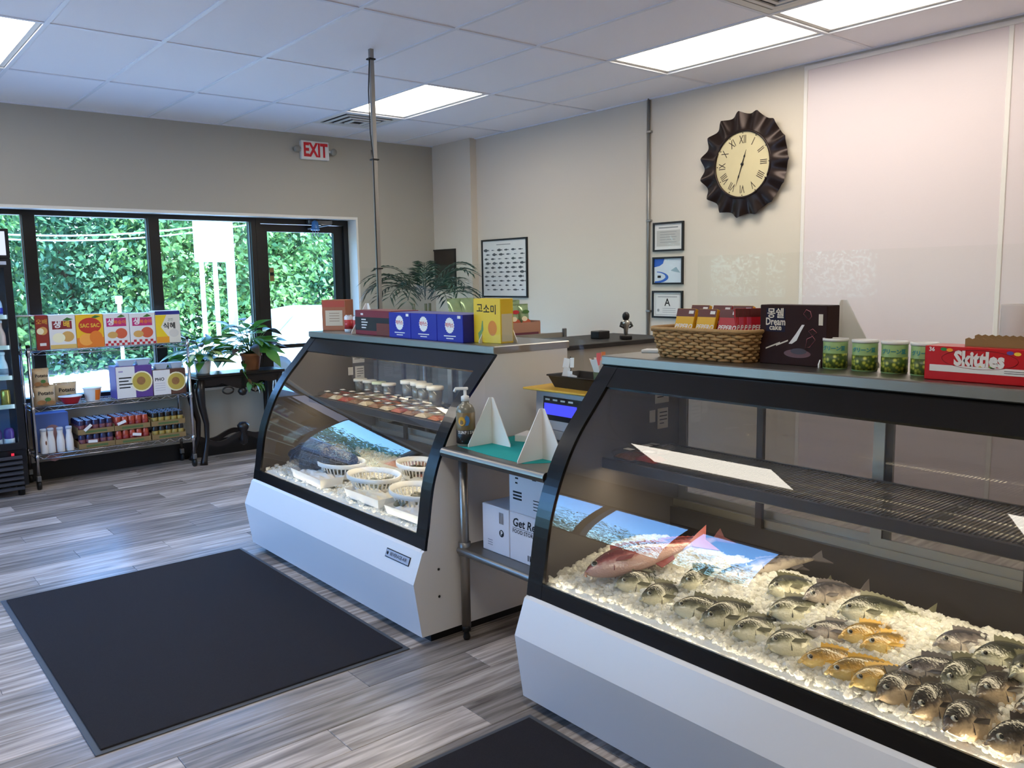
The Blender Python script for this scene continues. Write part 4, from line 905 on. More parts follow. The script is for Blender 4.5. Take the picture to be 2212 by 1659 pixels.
def tray_fn(w0, d0, w1, d1, h_, th):
    return MB().add([(-w0,-d0,0),(w0,-d0,0),(w0,d0,0),(-w0,d0,0),(-w1,-d1,h_),(w1,-d1,h_),(w1,d1,h_),(-w1,d1,h_),(-w0+th,-d0+th,th),(w0-th,-d0+th,th),(w0-th,d0-th,th),(-w0+th,d0-th,th),(-w1+th,-d1+th,h_),(w1-th,-d1+th,h_),(w1-th,d1-th,h_),(-w1+th,d1-th,h_)],
      [(0,3,2,1),(0,1,5,4),(1,2,6,5),(2,3,7,6),(3,0,4,7),(8,9,10,11),(8,12,13,9),(9,13,14,10),(10,14,15,11),(11,15,12,8),(4,5,13,12),(5,6,14,13),(6,7,15,14),(7,4,12,15)])
tray_fn(.125, .08, .15, .10, .055, .003).build('tray_wall', C('tray_black', 28, 22, 20, .4), t)
MB().loop([(-.152,-.102,.055),(.152,-.102,.055),(.152,.102,.055),(-.152,.102,.055)], .004, 5).build('rim', bpy.data.materials['tray_black'], t)
# paper pad behind the feet
tag(MB().cbox(-.06, .06, -.05, .05, 0, .03, .002).build('paper_pad', M['paper'], None, (2.44, 2.83, TZ), .4), 'small white paper pad behind the folded feet', 'paper')
# ================================================================== goods on the first counter
# brown snack carton with a sausage picture
yc = onx(715, 718, 2.47)
b = carton('snack_carton', 'orange brown carton with a cream panel at the end of the counter', 'box', (2.55, onx(716, 716, 2.5).y, TOPZ), FX+.75, .155, .15, .19, C('carton_orange', 164, 92, 54, .5, noise_=.1))
prn(b, rect(-.055, .055, .03, .125), -.0756, C('panel_cream', 206, 184, 160, .6), 'panel')
for k in range(4): prn(b, rect(-.03, .035, .105-.016*k, .109-.016*k), -.0762, C('print_tan', 150, 120, 100, .6) if k == 0 else bpy.data.materials['print_tan'], 'print_line')
prn(b, rect(-.07, .07, .145, .185), -.0756, C('carton_red', 176, 66, 40, .5), 'top_band')
for zz in (0, 1): MB().add([(-.0778, -.04+.04*zz+.012*math.cos(2*PI*k/14), .09+.05*math.sin(2*PI*k/14)) for k in range(14)], [tuple(range(14))]).build('printed_sausage', C('sausage_red', 150, 52, 40, .4) if zz == 0 else bpy.data.materials['sausage_red'], b)
# small can pack
M['redcan'] = C('can_red', 176, 44, 48, .3)
for k in range(2):
    q = onx(754+15*k, 716, 2.47)
    t = thing('drink_can', 'short red and white drink can beside the orange carton', 'can', (2.47+.012*k, q.y, TOPZ), 0, 'red and white cans on the counter')
    MB().lathe([(0, 0), (.022, 0), (.026, .006), (.026, .09), (.022, .098), (0, .096)], 16).build('body', M['boxwhite'], t)
    MB().lathe([(.0262, .02), (.0265, .02), (.0265, .075), (.0262, .075)], 16).build('printed_band', M['redcan'], t)
    MB().lathe([(.0215, .098), (.023, .1), (.021, .102), (.019, .098)], 16).build('rim', M['chrome'], t)
# dark red coffee carton
xf = 2.41
a, b_ = onx(775, 722, xf), onx(843, 731, xf); top = onx(810, 671, xf)
w = abs(a.y-b_.y); hh_ = top.z-TOPZ
b = carton('coffee_carton', 'dark red carton with a black panel beside the blue boxes', 'box', (xf+.09, (a.y+b_.y)/2+.01, TOPZ), FX, w+.05, .18, hh_, C('carton_maroon', 116, 24, 42, .4))
prn(b, rect(-w*.5-.025, w*.5+.025, hh_*.18, hh_*.72), -.0906, C('panel_black', 26, 16, 20, .4), 'panel')
prn(b, rect(w*.12, w*.5+.02, .004, hh_*.5), -.0910, C('panel_brown', 104, 44, 34, .4), 'printed_cup')
for k, ww in enumerate((.05, .07, .06, .05)): prn(b, rect(-w*.36, -w*.36+ww, hh_*(.6-.11*k), hh_*(.645-.11*k)), -.0912, M['pw'], 'print_line')
prn(b, rect(-w*.38, -w*.30, hh_*.8, hh_*.88), -.0908, M['pw'], 'print_mark')
# three blue cartons
M['blue'] = C('carton_blue', 26, 30, 148, .35); M['redtxt'] = C('print_red', 190, 44, 52, .5)
for k, (p0, p1) in enumerate((((841, 730.6), (888, 735)), ((888, 735), (944.6, 739.6)), ((944.6, 739.6), (1001, 744.5)))):
    xf = 2.385
    a, b_ = onx(*p0, xf), onx(*p1, xf); top = onx((p0[0]+p1[0])/2, 680+5*k if k else 679, xf); w = abs(a.y-b_.y)-.002; hh_ = .135
    b = carton('drink_carton', ['blue carton with a gear badge touching the dark red box', 'blue carton with a gear badge between two like it', 'blue carton with a gear badge next to the yellow box'][k], 'box', (xf+.10, (a.y+b_.y)/2, TOPZ), FX, w, .2, hh_, M['blue'], 'blue cartons on the counter')
    prn(b, disc(0, hh_*.60, .036, gear=.12, n=18), -.1006, M['pw'], 'badge')
    text('박카스', .025, M['redtxt'], b, (0, -.1012, hh_*.60), bold=.0006)
    for j, ww in enumerate((.05, .03)): prn(b, rect(-ww, ww, hh_*(.2-.09*j), hh_*(.235-.09*j)), -.1006, M['pw'], 'print_line')
    if k != 1: prn(b, rect(w*.3, w*.42, hh_*.86, hh_*.96), -.1006, M['pw'], 'price_tag')
q = onx(1012, 740, 2.46)
b = carton('small_carton', 'small violet carton behind the yellow biscuit box', 'box', (2.555, q.y-.045, TOPZ), FX, .06, .05, .12, C('carton_violet', 96, 84, 150, .5)); prn(b, disc(0, .075, .022), -.0256, M['pw'], 'badge')
# yellow biscuit box
xf = 2.455
a, b_ = onx(1025, 741, xf), onx(1077, 747, xf); w = abs(a.y-b_.y); hh_ = onx(1050, 645, xf).z-TOPZ
b = carton('biscuit_box', 'tall yellow biscuit box with black brushed letters and a cracker picture', 'box', (xf+.045, (a.y+b_.y)/2, TOPZ), FX+.1, w, .085, hh_, C('carton_yellow', 226, 190, 34, .45))
for k, ch in enumerate('고소미'): text(ch, .048, M['ink'], b, (-w*.26+w*.25*k, -.0432, hh_*(.77-.015*k)), bold=.0008)
prn(b, disc(w*.2, hh_*.34, w*.16, hh_*.17), -.0430, C('cracker', 214, 132, 50, .6), 'printed_cracker')
prn(b, [(-w*.3, hh_*.06), (-w*.22, hh_*.06), (-w*.2, hh_*.2), (-w*.13, hh_*.3), (-w*.15, hh_*.5), (-w*.18, hh_*.5), (-w*.22, hh_*.3), (-w*.33, hh_*.22)], -.0430, C('bird_teal', 120, 150, 90, .6), 'printed_figure')
MB().box(w/2, w/2+.0006, -.036, .036, .01, hh_*.66).build('side_panel', C('box_side_cream', 214, 204, 170, .6), b)
# ================================================================== goods on the second counter
# woven basket
def woven_basket(loc, rz, w, d, h_, label):
    t = thing('woven_basket', label, 'basket', loc, rz)
    m1 = C('wicker', 178, 142, 96, .8, noise_=.2, nscale=70); m2 = C('wicker_dark', 150, 112, 70, .8, noise_=.2, nscale=70)
    def rr_(u, grow, z, wob):
        a = 2*PI*u; n_ = 5.0; c_, s_ = math.cos(a), math.sin(a); k_ = (abs(c_)**n_+abs(s_)**n_)**(-1/n_)
        return ((w/2+grow+wob)*c_*k_, (d/2+grow+wob)*s_*k_, z)
    NR = 10
    for j in range(NR):
        z = h_*(j+.5)/NR; g = .028*(j/NR)
        MB().loop([rr_(k/116, g, z+.0012*math.sin(k*1.1), .0045*math.sin(PI*k/2+PI*(j % 2)+.4)) for k in range(116)], h_/NR*.58, 6).build('woven_strand', m1 if j % 3 else m2, t)
    st = MB()
    for k in range(58): st.tube([rr_((k+.25)/58, 0, 0, 0), rr_((k+.25)/58, .028, h_, 0)], .0028, 5)
    st.build('stakes', m2, t)
    MB().loop([rr_(k/60, .03, h_+.002, 0) for k in range(60)], .007, 8).build('rim', m1, t)
    MB().prism([rr_(k/40, -.004, 0, 0)[:2] for k in range(40)], 'z', .004, .012).build('bottom', m2, t)
    return t
xb = 2.46
a, b_ = onx(1398, 778, xb), onx(1560, 785, xb)
bc = Vector((2.55, 1.905, TOPZ))
woven_basket(bc, FX, .40, .215, .108, 'oblong woven straw basket full of snack boxes on the counter')
def snack(kind, x, y, z, lean, k, yaw=0, row=''):
    colr = {'y': (222, 172, 30), 'r': (176, 26, 40), 'p': (190, 60, 84)}[kind]
    nm = 'snack_%s' % kind; m_ = bpy.data.materials.get(nm) or C(nm, *colr, .35)
    lb = {'y': 'yellow stick snack box leaning in the straw basket', 'r': 'red stick snack box leaning in the straw basket', 'p': 'pink red stick snack box filed edgewise in the straw basket'}[kind]
    t = thing('snack_box', lb+row, 'box', (x, y, z), group={'y': 'yellow snack boxes', 'r': 'red snack boxes', 'p': 'pink red snack boxes'}[kind], rot=(lean, 0, FX+yaw))
    MB().cbox(-.042, .042, -.009, .009, 0, .155, .0015).build('carton', m_, t)
    prn(t, rect(-.042, .042, .124, .154), -.0092, C('snack_brown', 92, 30, 26, .4) if 'snack_brown' not in bpy.data.materials else bpy.data.materials['snack_brown'], 'top_band')
    text('PEPERO', .026, M['pw'], t, (0, -.0095, .085), bold=.0006, sx=.9, shear=.2); prn(t, rect(.014, .036, .135, .147), -.0096, M['pw'], 'price_tag')
for k, (kd, dy, dx) in enumerate((('y', .125, -.05), ('y', .028, -.05), ('r', -.07, -.05), ('y', .10, .0), ('r', .0, .0), ('y', -.09, .0))):
    snack(kd, bc.x+dx, bc.y+dy, TOPZ+.030+(.012 if dx >= 0 else 0), -.30, k, rr.uniform(-.04, .04), ' behind the front row' if dx >= 0 else (' next to the red one' if k == 1 else ''))
for k in range(5): snack('p' if k % 2 else 'r', bc.x+.0+.01*k, bc.y-.135-.009*k, TOPZ+.03, -.12, k, .95, ' by the cake box')
# dark cake box
xf = 2.50
a, b_ = onx(1640, 788, xf), onx(1760, 798, xf); w = .25; hh_ = onx(1640, 658, xf).z-TOPZ
b = carton('cake_box', 'dark brown chocolate cake box with cream letters', 'box', (xf+.04, a.y-w/2+.002, TOPZ), FX, w, .075, hh_, C('carton_choc', 44, 22, 22, .65, spec=.25))
prn(b, rect(-w*.40, -w*.11, hh_*.55, hh_*.94), -.0380, C('panel_navy', 28, 24, 50, .6, spec=.25), 'panel')
M['cream'] = C('print_cream', 218, 206, 190, .5)
text('몽쉘', .036, M['cream'], b, (-w*.255, -.0386, hh_*.85), bold=.0006); text('Dream', .034, M['cream'], b, (-w*.255, -.0386, hh_*.715), bold=.0008, sx=.8); text('cake', .026, M['cream'], b, (-w*.255, -.0386, hh_*.62), bold=.0006)
for k in range(2): prn(b, [(-w*.40+.04*k, hh_*(.25+.06*k)), (-w*.18+.03*k, hh_*(.36+.04*k)), (-w*.18+.03*k, hh_*(.385+.04*k)), (-w*.40+.04*k, hh_*(.275+.06*k))], -.0380, M['cream'], 'print_line')
prn(b, [(-w*.05, hh_*.36), (.0, hh_*.36), (w*.07, hh_*.42), (w*.12, hh_*.55), (w*.18, hh_*.68), (w*.14, hh_*.68), (w*.05, hh_*.52)], -.0380, M['pw'], 'printed_cream')
prn(b, disc(w*.08, hh_*.2, w*.2, hh_*.07), -.0378, C('choc_swirl', 96, 40, 32, .3), 'printed_swirl'); prn(b, disc(w*.1, hh_*.24, w*.12, hh_*.05), -.0382, C('choc_swirl2', 60, 26, 24, .3), 'printed_swirl')
M['pinkline'] = C('print_pink', 200, 120, 130, .5)
for pts in ([(.16, .86), (.2, .93), (.26, .9), (.28, .82), (.24, .76)], [(.24, .58), (.3, .62), (.36, .56), (.3, .5)], [(.22, .45), (.3, .5), (.34, .44), (.26, .32), (.2, .3)]):
    MB().loop([(w*x, -.0385, hh_*z) for x, z in pts], .0012, 4).build('printed_outline', M['pinkline'], b)
prn(b, rect(w*.38, w*.44, hh_*.68, hh_*.86), -.0380, M['cream'], 'print_mark')
# green pea cans
M['canlab'] = C('can_label_teal', 150, 180, 120, .4)
def pea_mat():
    m, t, p = nmat('pea_print'); tc = t.nodes.new('ShaderNodeTexCoord'); v = t.nodes.new('ShaderNodeTexVoronoi'); v.inputs['Scale'].default_value = 85
    cr = t.nodes.new('ShaderNodeValToRGB'); e = cr.color_ramp.elements; e[0].position = .1; e[0].color = (*lin(206, 206, 96), 1); e[1].position = .6; e[1].color = (*lin(60, 84, 26), 1); e2 = e.new(.35); e2.color = (*lin(160, 168, 60), 1)
    t.links.new(tc.outputs['Object'], v.inputs['Vector']); t.links.new(v.outputs['Distance'], cr.inputs[0]); t.links.new(cr.outputs[0], p.inputs['Base Color']); p.inputs['Roughness'].default_value = .4; return m
M['pea'] = pea_mat(); M['cyan'] = C('print_cyan', 60, 138, 150, .5)
proto = None
for k, (px, py) in enumerate(((1789, 803), (1853, 807), (1917, 812), (1982, 817))):
    q = onx(px, py, 2.475); lb = ['green pea snack can next to the dark cake box', 'second green pea snack can from the cake box', 'third green pea snack can from the cake box', 'green pea snack can half hidden by the red candy box'][k]
    loc = (2.515, q.y, TOPZ)
    if proto is None:
        proto = t = thing('snack_can', lb, 'can', loc, FX+.5, 'green pea snack cans')
        R = .0375
        MB().lathe([(0, 0), (R-.001, 0), (R, .002), (R, .088), (R-.001, .09), (0, .09)], 24).build('body', M['canlab'], t)
        MB().lathe([(R+.0003, .004), (R+.0006, .004), (R+.0006, .050), (R+.0003, .050)], 24).build('printed_peas', M['pea'], t)
        MB().lathe([(0, .088), (R+.002, .088), (R+.002, .097), (R-.004, .0975), (R-.006, .094), (0, .094)], 24).build('lid', M['white'], t)
        for j, ch in enumerate('グリーン豆'):
            a = -PI/2+(j-2)*.0145/R-.15; text(ch, .0155, M['cyan'], t, ((R+.0012)*math.cos(a), (R+.0012)*math.sin(a), .066), (-math.sin(a), math.cos(a), 0), (0, 0, 1), bold=.0006)
        CANS = [(loc, lb)]
    else: CANS.append((loc, lb))
CANPROTO = proto
# red candy box
xf = 2.42
a = onx(1995, 822, xf); hh_ = onx(1997, 746, xf).z-TOPZ; w = .46
b = carton('candy_box', 'long red candy box with an open brown tray top', 'box', (xf+.055, a.y-w/2, TOPZ), FX, w, .11, hh_, C('carton_candy_red', 190, 10, 22, .35))
text('Skittles', .054, M['pw'], b, (-w*.5+.145, -.0562, hh_*.66), bold=.0026, sx=.82)
MB().loop([(-w*.5+.145+.098*math.cos(2*PI*k/30), -.0558, hh_*.66+.026*math.sin(2*PI*k/30)) for k in range(30)], .0006, 4).build('printed_outline', C('candy_dark', 120, 8, 20, .4), b)
prn(b, rect(-w*.5+.015, w*.5, hh_*.27, hh_*.46), -.0557, M['pw'], 'white_band')
for k, (cx_, cz_, cl_) in enumerate(((.052, .92, (40, 130, 60)), (.068, .9, (236, 160, 40)), (.222, .9, (90, 70, 150)), (.24, .88, (240, 200, 60)), (.15, .5, (236, 200, 60)), (.18, .48, (120, 170, 60)))):
    prn(b, disc(-w*.5+cx_, hh_*cz_, .009, .005, 10), -.0557, C('candy_%d' % k, *cl_, .4), 'printed_candy')
text('36', .016, M['pw'], b, (-w*.5+.02, -.0560, hh_*.9), bold=.0005)
for k in range(2): prn(b, rect(-w*.5+.21, -w*.5+.28, hh_*(.38-.055*k), hh_*(.395-.055*k)), -.0560, M['ink'], 'print_line')
tz = [(-w/2+.09, hh_-.02)]
for k in range(40): x_ = -w/2+.09+.009*k; tz += [(x_, hh_+.026+(.004 if k % 2 else 0))]
tz += [(-w/2+.09+.009*39, hh_-.02)]
MB().prism(tz, 'y', .05, .053).build('tray_back', M['card'], b); MB().prism([(x, z-.006) for x, z in tz], 'y', -.012, -.009).build('tray_divider', M['card'], b)
# white cylinder beyond the candy box
q = onx(2197, 744, 2.72)
tag(MB().lathe([(0, 0), (.05, 0), (.052, .004), (.052, .20), (.05, .204), (.02, .204), (.02, .19), (0, .19)], 24).build('paper_roll', C('roll_white', 218, 206, 202, .8), None, (2.735, q.y, TOPZ)), 'white upright paper roll behind the candy box', 'paper roll')
# ================================================================== drinks fridge by the window
FY = 7.27
t = thing('drinks_fridge', 'tall black glass door drinks fridge with a lit header', 'fridge', (.81, FY, 0))
W2, DP, HT = .36, .49, 2.03
MB().box(-W2, W2, DP-.03, DP, .08, HT).box(-W2, -W2+.03, .04, DP-.03, .08, HT).box(W2-.03, W2, .04, DP-.03, .08, HT).box(-W2+.03, W2-.03, .04, DP-.03, HT-.03, HT).box(-W2+.03, W2-.03, .04, DP-.03, .08, .36).build('cabinet', C('fridge_black', 16, 17, 22, .35), t)
MB().box(-W2+.031, W2-.031, DP-.034, DP-.031, .36, 1.8).build('back_liner', C('fridge_liner', 120, 140, 190, .5), t)
MB().box(-W2, W2, 0, .04, 1.815, HT).build('header_box', bpy.data.materials['fridge_black'], t)
MB().box(-W2+.02, W2-.025, -.004, 0, 1.835, HT-.02).build('lit_header', emis('header_light', (.62, .68, .95), 1.05), t)
d_ = MB().box(-W2, -W2+.05, 0, .038, .37, 1.81).box(W2-.05, W2, 0, .038, .37, 1.81).box(-W2+.05, W2-.05, 0, .038, .37, .42).box(-W2+.05, W2-.05, 0, .038, 1.745, 1.81).build('door', bpy.data.materials['fridge_black'], t)
MB().box(-W2+.05, W2-.05, .016, .02, .42, 1.745).build('pane', M['glass'], d_)
MB().box(W2-.20, W2-.03, -.002, 0, 1.765, 1.79).build('name_strip', C('strip_grey', 176, 180, 196, .5), d_)
MB().box(W2-.043, W2-.034, .042, .055, .43, 1.74).build('light_strip', emis('fridge_led', (.66, .76, 1), 6), t)
SHF = [1.38, 1.15, .92, .70, .40]
for z in SHF:
    s_ = MB().box(-W2+.03, W2-.05, .06, DP-.04, z-.012, z).build('shelf', C('fridge_shelf', 190, 200, 220, .4) if z == 1.38 else bpy.data.materials['fridge_shelf'], t)
    MB().box(-W2+.03, W2-.05, .055, .06, z-.02, z+.012).build('shelf_lip', M['pw'], s_)
g_ = MB()
for k in range(7): MB().prism([(0, .055+.04*k), (-.018, .06+.04*k), (-.018, .072+.04*k), (0, .082+.04*k)], 'x', -W2+.03, W2-.04).build('grille_slat', C('grille_grey', 58, 58, 62, .4) if k == 0 else bpy.data.materials['grille_grey'], t)
MB().box(W2-.11, W2-.09, -.003, .0, .325, .345).build('red_indicator', emis('indicator_red', (1, .05, .1), .6), t)
for x in (-.3, .31): MB().lathe([(0, 0), (.025, 0), (.025, .05), (.03, .08), (0, .08)], 10, (x, .08, 0)).lathe([(0, 0), (.025, 0), (.025, .05), (.03, .08), (0, .08)], 10, (x, DP-.06, 0)).build('foot', M['black'], t)
def bottle(name, label, cat, grp, loc, prof, bm, capm=None, cap=None, band=None, bandm=None):
    t = thing(name, label, cat, loc, 0, grp)
    MB().lathe(prof, 16).build('body', bm, t)
    if cap: MB().lathe(cap, 14).build('cap', capm, t)
    if band: MB().lathe(band, 16).build('label_band', bandm, t)
    return t
MILK = [(0, 0), (.03, 0), (.034, .006), (.034, .075), (.03, .10), (.018, .135), (.0165, .165), (.0185, .168), (.0185, .172), (0, .172)]
KINDS = {
 0: ('blue labelled drink bottle on the top fridge shelf', MILK, C('drink_pale', 170, 190, 226, .2), C('cap_white', 225, 228, 236, .4), C('label_royal', 30, 50, 170, .4)),
 1: ('peach coloured drink bottle in the fridge', [(r*1.1, z*1.05) for r, z in MILK], C('drink_peach', 206, 168, 160, .25), bpy.data.materials['cap_white'], None),
 2: ('slim milky glass bottle in the fridge', MILK, C('drink_milk', 206, 212, 226, .25), bpy.data.materials['cap_white'], C('label_grey', 130, 140, 160, .4)),
 3: ('gold drink can in the fridge', [(0, 0), (.028, 0), (.033, .008), (.033, .11), (.027, .122), (0, .12)], C('can_gold', 176, 146, 70, .25, metal=.6), None, None),
 4: ('purple topped drink bottle on the bottom fridge shelf', [(0, 0), (.033, 0), (.036, .01), (.034, .05), (.036, .09), (.03, .115), (.02, .125), (0, .125)], C('drink_purple', 86, 54, 130, .3), None, C('label_white2', 214, 206, 214, .4))}
for k, z in enumerate(SHF):
    lb, pf, bm, cm, lm_ = KINDS[k]
    for j in range(4):
        cap = [(0, pf[-1][1]), (.0205, pf[-1][1]), (.0205, pf[-1][1]+.018), (0, pf[-1][1]+.02)] if cm else None
        band = [(pf[3][0]+.0006, .02), (pf[3][0]+.001, .02), (pf[3][0]+.001, .065), (pf[3][0]+.0006, .065)] if lm_ else None
        if k == 4 and lm_: band = [(.0365, .004), (.037, .004), (.037, .045), (.0365, .045)]
        bottle('drink_can' if k == 3 else 'drink_bottle', lb, 'can' if k == 3 else 'bottle', ['blue labelled bottles', 'peach drink bottles', 'milky bottles', 'gold cans', 'purple bottles'][k]+' in the fridge', (.81+W2-.095-.082*j, FY+.115, z), pf, bm, cm, cap, band, lm_)
# ================================================================== wire shelving
SY0, SY1, SX0, SX1 = 7.41, 7.74, 1.255, 2.475
t = thing('wire_shelving', 'chrome wire shelving unit on casters before the window', 'shelf', ((SX0+SX1)/2, (SY0+SY1)/2, 0))
hx, hy = (SX1-SX0)/2, (SY1-SY0)/2
for sx in (-1, 1):
    for sy in (-1, 1):
        p_ = MB().tube([(sx*hx, sy*hy, .11), (sx*hx, sy*hy, 1.135)], .0127, 12).build('post', M['chrome'], t)
        MB().lathe([(0, 1.135), (.0145, 1.132), (.0145, 1.15), (0, 1.152)], 10, (sx*hx, sy*hy, 0)).build('post_cap', M['black'], p_)
        c_ = MB().cbox(sx*hx-.016, sx*hx+.016, sy*hy-.02, sy*hy+.02, .07, .115, .004).build('caster', M['steeld'], t)
        w_ = MB().lathe([(0, -.014), (.034, -.014), (.037, 0), (.034, .014), (0, .014)], 16).build('caster_wheel', M['black'], c_); w_.matrix_local = Matrix.Translation((sx*hx, sy*hy+.01, .037)) @ Matrix.Rotation(PI/2, 4, 'Y')
SHELFZ = [.275, .655, 1.10]
for z in SHELFZ:
    for sy in (-1, 1):
        MB().tube([(-hx, sy*hy, z), (hx, sy*hy, z)], .0032, 6).tube([(-hx, sy*hy, z-.032), (hx, sy*hy, z-.032)], .0032, 6).build('shelf_edge_wire', M['chrome'], t)
        n_ = 24
        MB().tube([(-hx+2*hx*k/n_, sy*hy, z-(.032 if k % 2 else 0)) for k in range(n_+1)], .0024, 5).build('zigzag_wire', M['chrome'], t)
    for sx in (-1, 1):
        MB().tube([(sx*hx, -hy, z), (sx*hx, hy, z)], .0032, 6).tube([(sx*hx, -hy, z-.032), (sx*hx, hy, z-.032)], .0032, 6).build('shelf_end_wire', M['chrome'], t)
        for sy in (-1, 1): MB().lathe([(.0132, z-.04), (.018, z-.038), (.0165, z+.006), (.0132, z+.008)], 12, (sx*hx, sy*hy, 0)).build('shelf_collar', M['chrome'], t)
    g_ = MB()
    for k in range(48): x_ = -hx+.02+(2*hx-.04)*k/47; g_.box(x_-.0012, x_+.0012, -hy, hy, z-.0005, z+.0022)
    for y_ in (-.07, .07): g_.box(-hx, hx, y_-.0018, y_+.0018, z-.0045, z-.0005)
    g_.build('shelf_wires', M['chrome'], t)['kind'] = 'stuff'
tops = [z+.003 for z in SHELFZ]
# -------- juice cartons on the top shelf
def jbox(px0, px1, py, label, m_, group=None, d=.17):
    x0, x1 = ony(px0, 720, 7.44).x, ony(px1, 720, 7.44).x; top = ony((px0+px1)/2, py, 7.44).z
    return carton('juice_carton', label, 'box', ((x0+x1)/2, 7.44+d/2, tops[2]), 0, x1-x0-.004, d, top-tops[2], m_, group), x1-x0-.004, top-tops[2], -d/2-.0008
M['orange'] = C('fruit_orange', 224, 120, 40, .5); M['pear'] = C('fruit_pear', 206, 158, 90, .5); M['pearin'] = C('fruit_flesh', 236, 226, 190, .5); M['peach'] = C('fruit_peach', 206, 92, 62, .5)
M['leafg'] = C('print_leaf', 70, 110, 50, .5); M['cwhite'] = C('carton_face', 222, 216, 214, .55); M['pinkp'] = C('print_magenta', 186, 44, 110, .5); M['maroon'] = C('print_maroon', 132, 40, 44, .5); M['goldt'] = C('print_gold', 222, 176, 60, .5)
# clear bin at the end
t = thing('clear_bin', 'clear plastic bin standing at the end of the top shelf', 'bin', (ony(64, 720, 7.44).x-.02, 7.53, tops[2]))
MB().box(-.06, -.057, -.09, .09, 0, .27).box(.057, .06, -.09, .09, 0, .27).box(-.057, .057, -.09, -.087, 0, .27).box(-.057, .057, .087, .09, 0, .27).box(-.057, .057, -.087, .087, 0, .003).build('walls', M['clearp'], t)
MB().loop([(-.06,-.09,.27),(.06,-.09,.27),(.06,.09,.27),(-.06,.09,.27)], .004, 5).build('rim', M['white'], t)
b, w, h_, y_ = jbox(77, 106, 681, 'narrow brown red carton end with a pear picture', C('carton_brick', 142, 46, 36, .5))
text('오배', .045, M['goldt'], b, (0, y_, h_*.80)); prn(b, disc(w*.05, h_*.55, w*.36), y_, M['pear'], 'printed_pear'); prn(b, disc(-w*.15, h_*.54, w*.28), y_-.0004, M['pearin'], 'printed_slice'); prn(b, rect(-w*.25, w*.25, h_*.12, h_*.2), y_, M['pw'], 'print_mark')
b, w, h_, y_ = jbox(106, 165, 680, 'white pear juice carton with a maroon title panel', M['cwhite'])
prn(b, rect(-w*.38, w*.36, h_*.58, h_*.82), y_, M['maroon'], 'title_panel'); text('생', .062, M['pw'], b, (-w*.2, y_-.0006, h_*.71), bold=.002, shear=.15); text('배', .055, M['goldt'], b, (w*.16, y_-.0006, h_*.71), bold=.0016)
prn(b, disc(w*.18, h_*.36, w*.24, w*.22), y_, M['pear'], 'printed_pear'); prn(b, disc(-w*.16, h_*.33, w*.24, w*.2), y_-.0004, M['pearin'], 'printed_slice'); prn(b, rect(-w*.49, w*.49, .004, h_*.13), y_, C('print_wheat', 214, 176, 100, .5), 'printed_strip'); prn(b, [(w*.02, h_*.84), (w*.2, h_*.92), (w*.42, h_*.86), (w*.2, h_*.82)], y_, M['leafg'], 'printed_leaf')
b, w, h_, y_ = jbox(165, 225, 679, 'yellow and orange tangerine drink carton with a red badge', C('carton_sun', 232, 178, 36, .5))
prn(b, rect(-w*.5, w*.5, .002, h_*.3), y_+.0002, M['orange'], 'printed_band'); prn(b, disc(0, h_*.66, w*.42, h_*.24), y_, C('badge_red', 190, 50, 36, .5), 'badge'); text('SAC SAC', .043, M['goldt'], b, (0, y_-.0006, h_*.66), bold=.0014, sx=.86)
prn(b, disc(-w*.16, h_*.24, w*.26, h_*.18), y_-.0002, C('fruit_cut', 240, 160, 70, .5), 'printed_slice'); prn(b, disc(w*.2, h_*.3, w*.24, h_*.2), y_-.0003, M['orange'], 'printed_orange'); prn(b, [(w*.06, h_*.9), (w*.22, h_*.97), (w*.42, h_*.93), (w*.22, h_*.88)], y_-.0002, M['leafg'], 'printed_leaf')
for k, (a_, b2, lb) in enumerate(((225, 281, 'white peach juice carton touching the orange carton'), (281, 337, 'white peach juice carton touching the yellow rice drink carton'))):
    b, w, h_, y_ = jbox(a_, b2, 677-k, lb, M['cwhite'], 'white peach juice cartons')
    prn(b, rect(-w*.40, w*.38, h_*.6, h_*.86), y_, M['pinkp'], 'title_panel'); text('생', .06, M['pw'], b, (-w*.24, y_-.0006, h_*.73), bold=.002, shear=.15); text('복숭아', .036, M['orange'], b, (w*.13, y_-.0006, h_*.72), bold=.001)
    prn(b, disc(w*.16, h_*.38, w*.24, w*.22), y_, M['peach'], 'printed_peach'); prn(b, disc(-w*.18, h_*.34, w*.2, w*.14), y_-.0003, M['pear'], 'printed_slice'); prn(b, [(-.0+w*.02, h_*.88), (w*.2, h_*.97), (w*.36, h_*.9), (w*.18, h_*.87)], y_, M['leafg'], 'printed_leaf')
    for i in range(9):
        for j in range(2): 
            if (i+j) % 2 == 0: prn(b, rect(-w*.49+w*.109*i, -w*.49+w*.109*(i+1), .003+.02*j, .023+.02*j), y_, M['redtxt'], 'printed_check')
b, w, h_, y_ = jbox(337, 391, 671, 'yellow and white rice drink carton with a navy top band', C('carton_cream', 222, 214, 200, .55))
prn(b, rect(-w*.5, w*.5, h_*.88, h_-.003), y_, C('print_navy', 40, 44, 130, .5), 'top_band'); prn(b, [(-w*.5, h_*.2), (-w*.02, h_*.2), (-w*.3, h_*.5), (-w*.05, h_*.87), (-w*.5, h_*.87)], y_, C('print_yellow', 232, 196, 40, .5), 'printed_field'); prn(b, rect(-w*.5, w*.02, .003, h_*.2), y_, C('print_amber', 226, 150, 40, .5), 'printed_field')
text('식혜', .058, M['ink'], b, (w*.05, y_-.0006, h_*.52), bold=.0012); text('고인', .026, C('print_green', 60, 90, 70, .5), b, (w*.1, y_-.0006, h_*.72)); prn(b, disc(w*.22, h_*.3, w*.2, w*.17), y_-.0002, C('bowl_grey', 206, 198, 190, .5), 'printed_bowl')
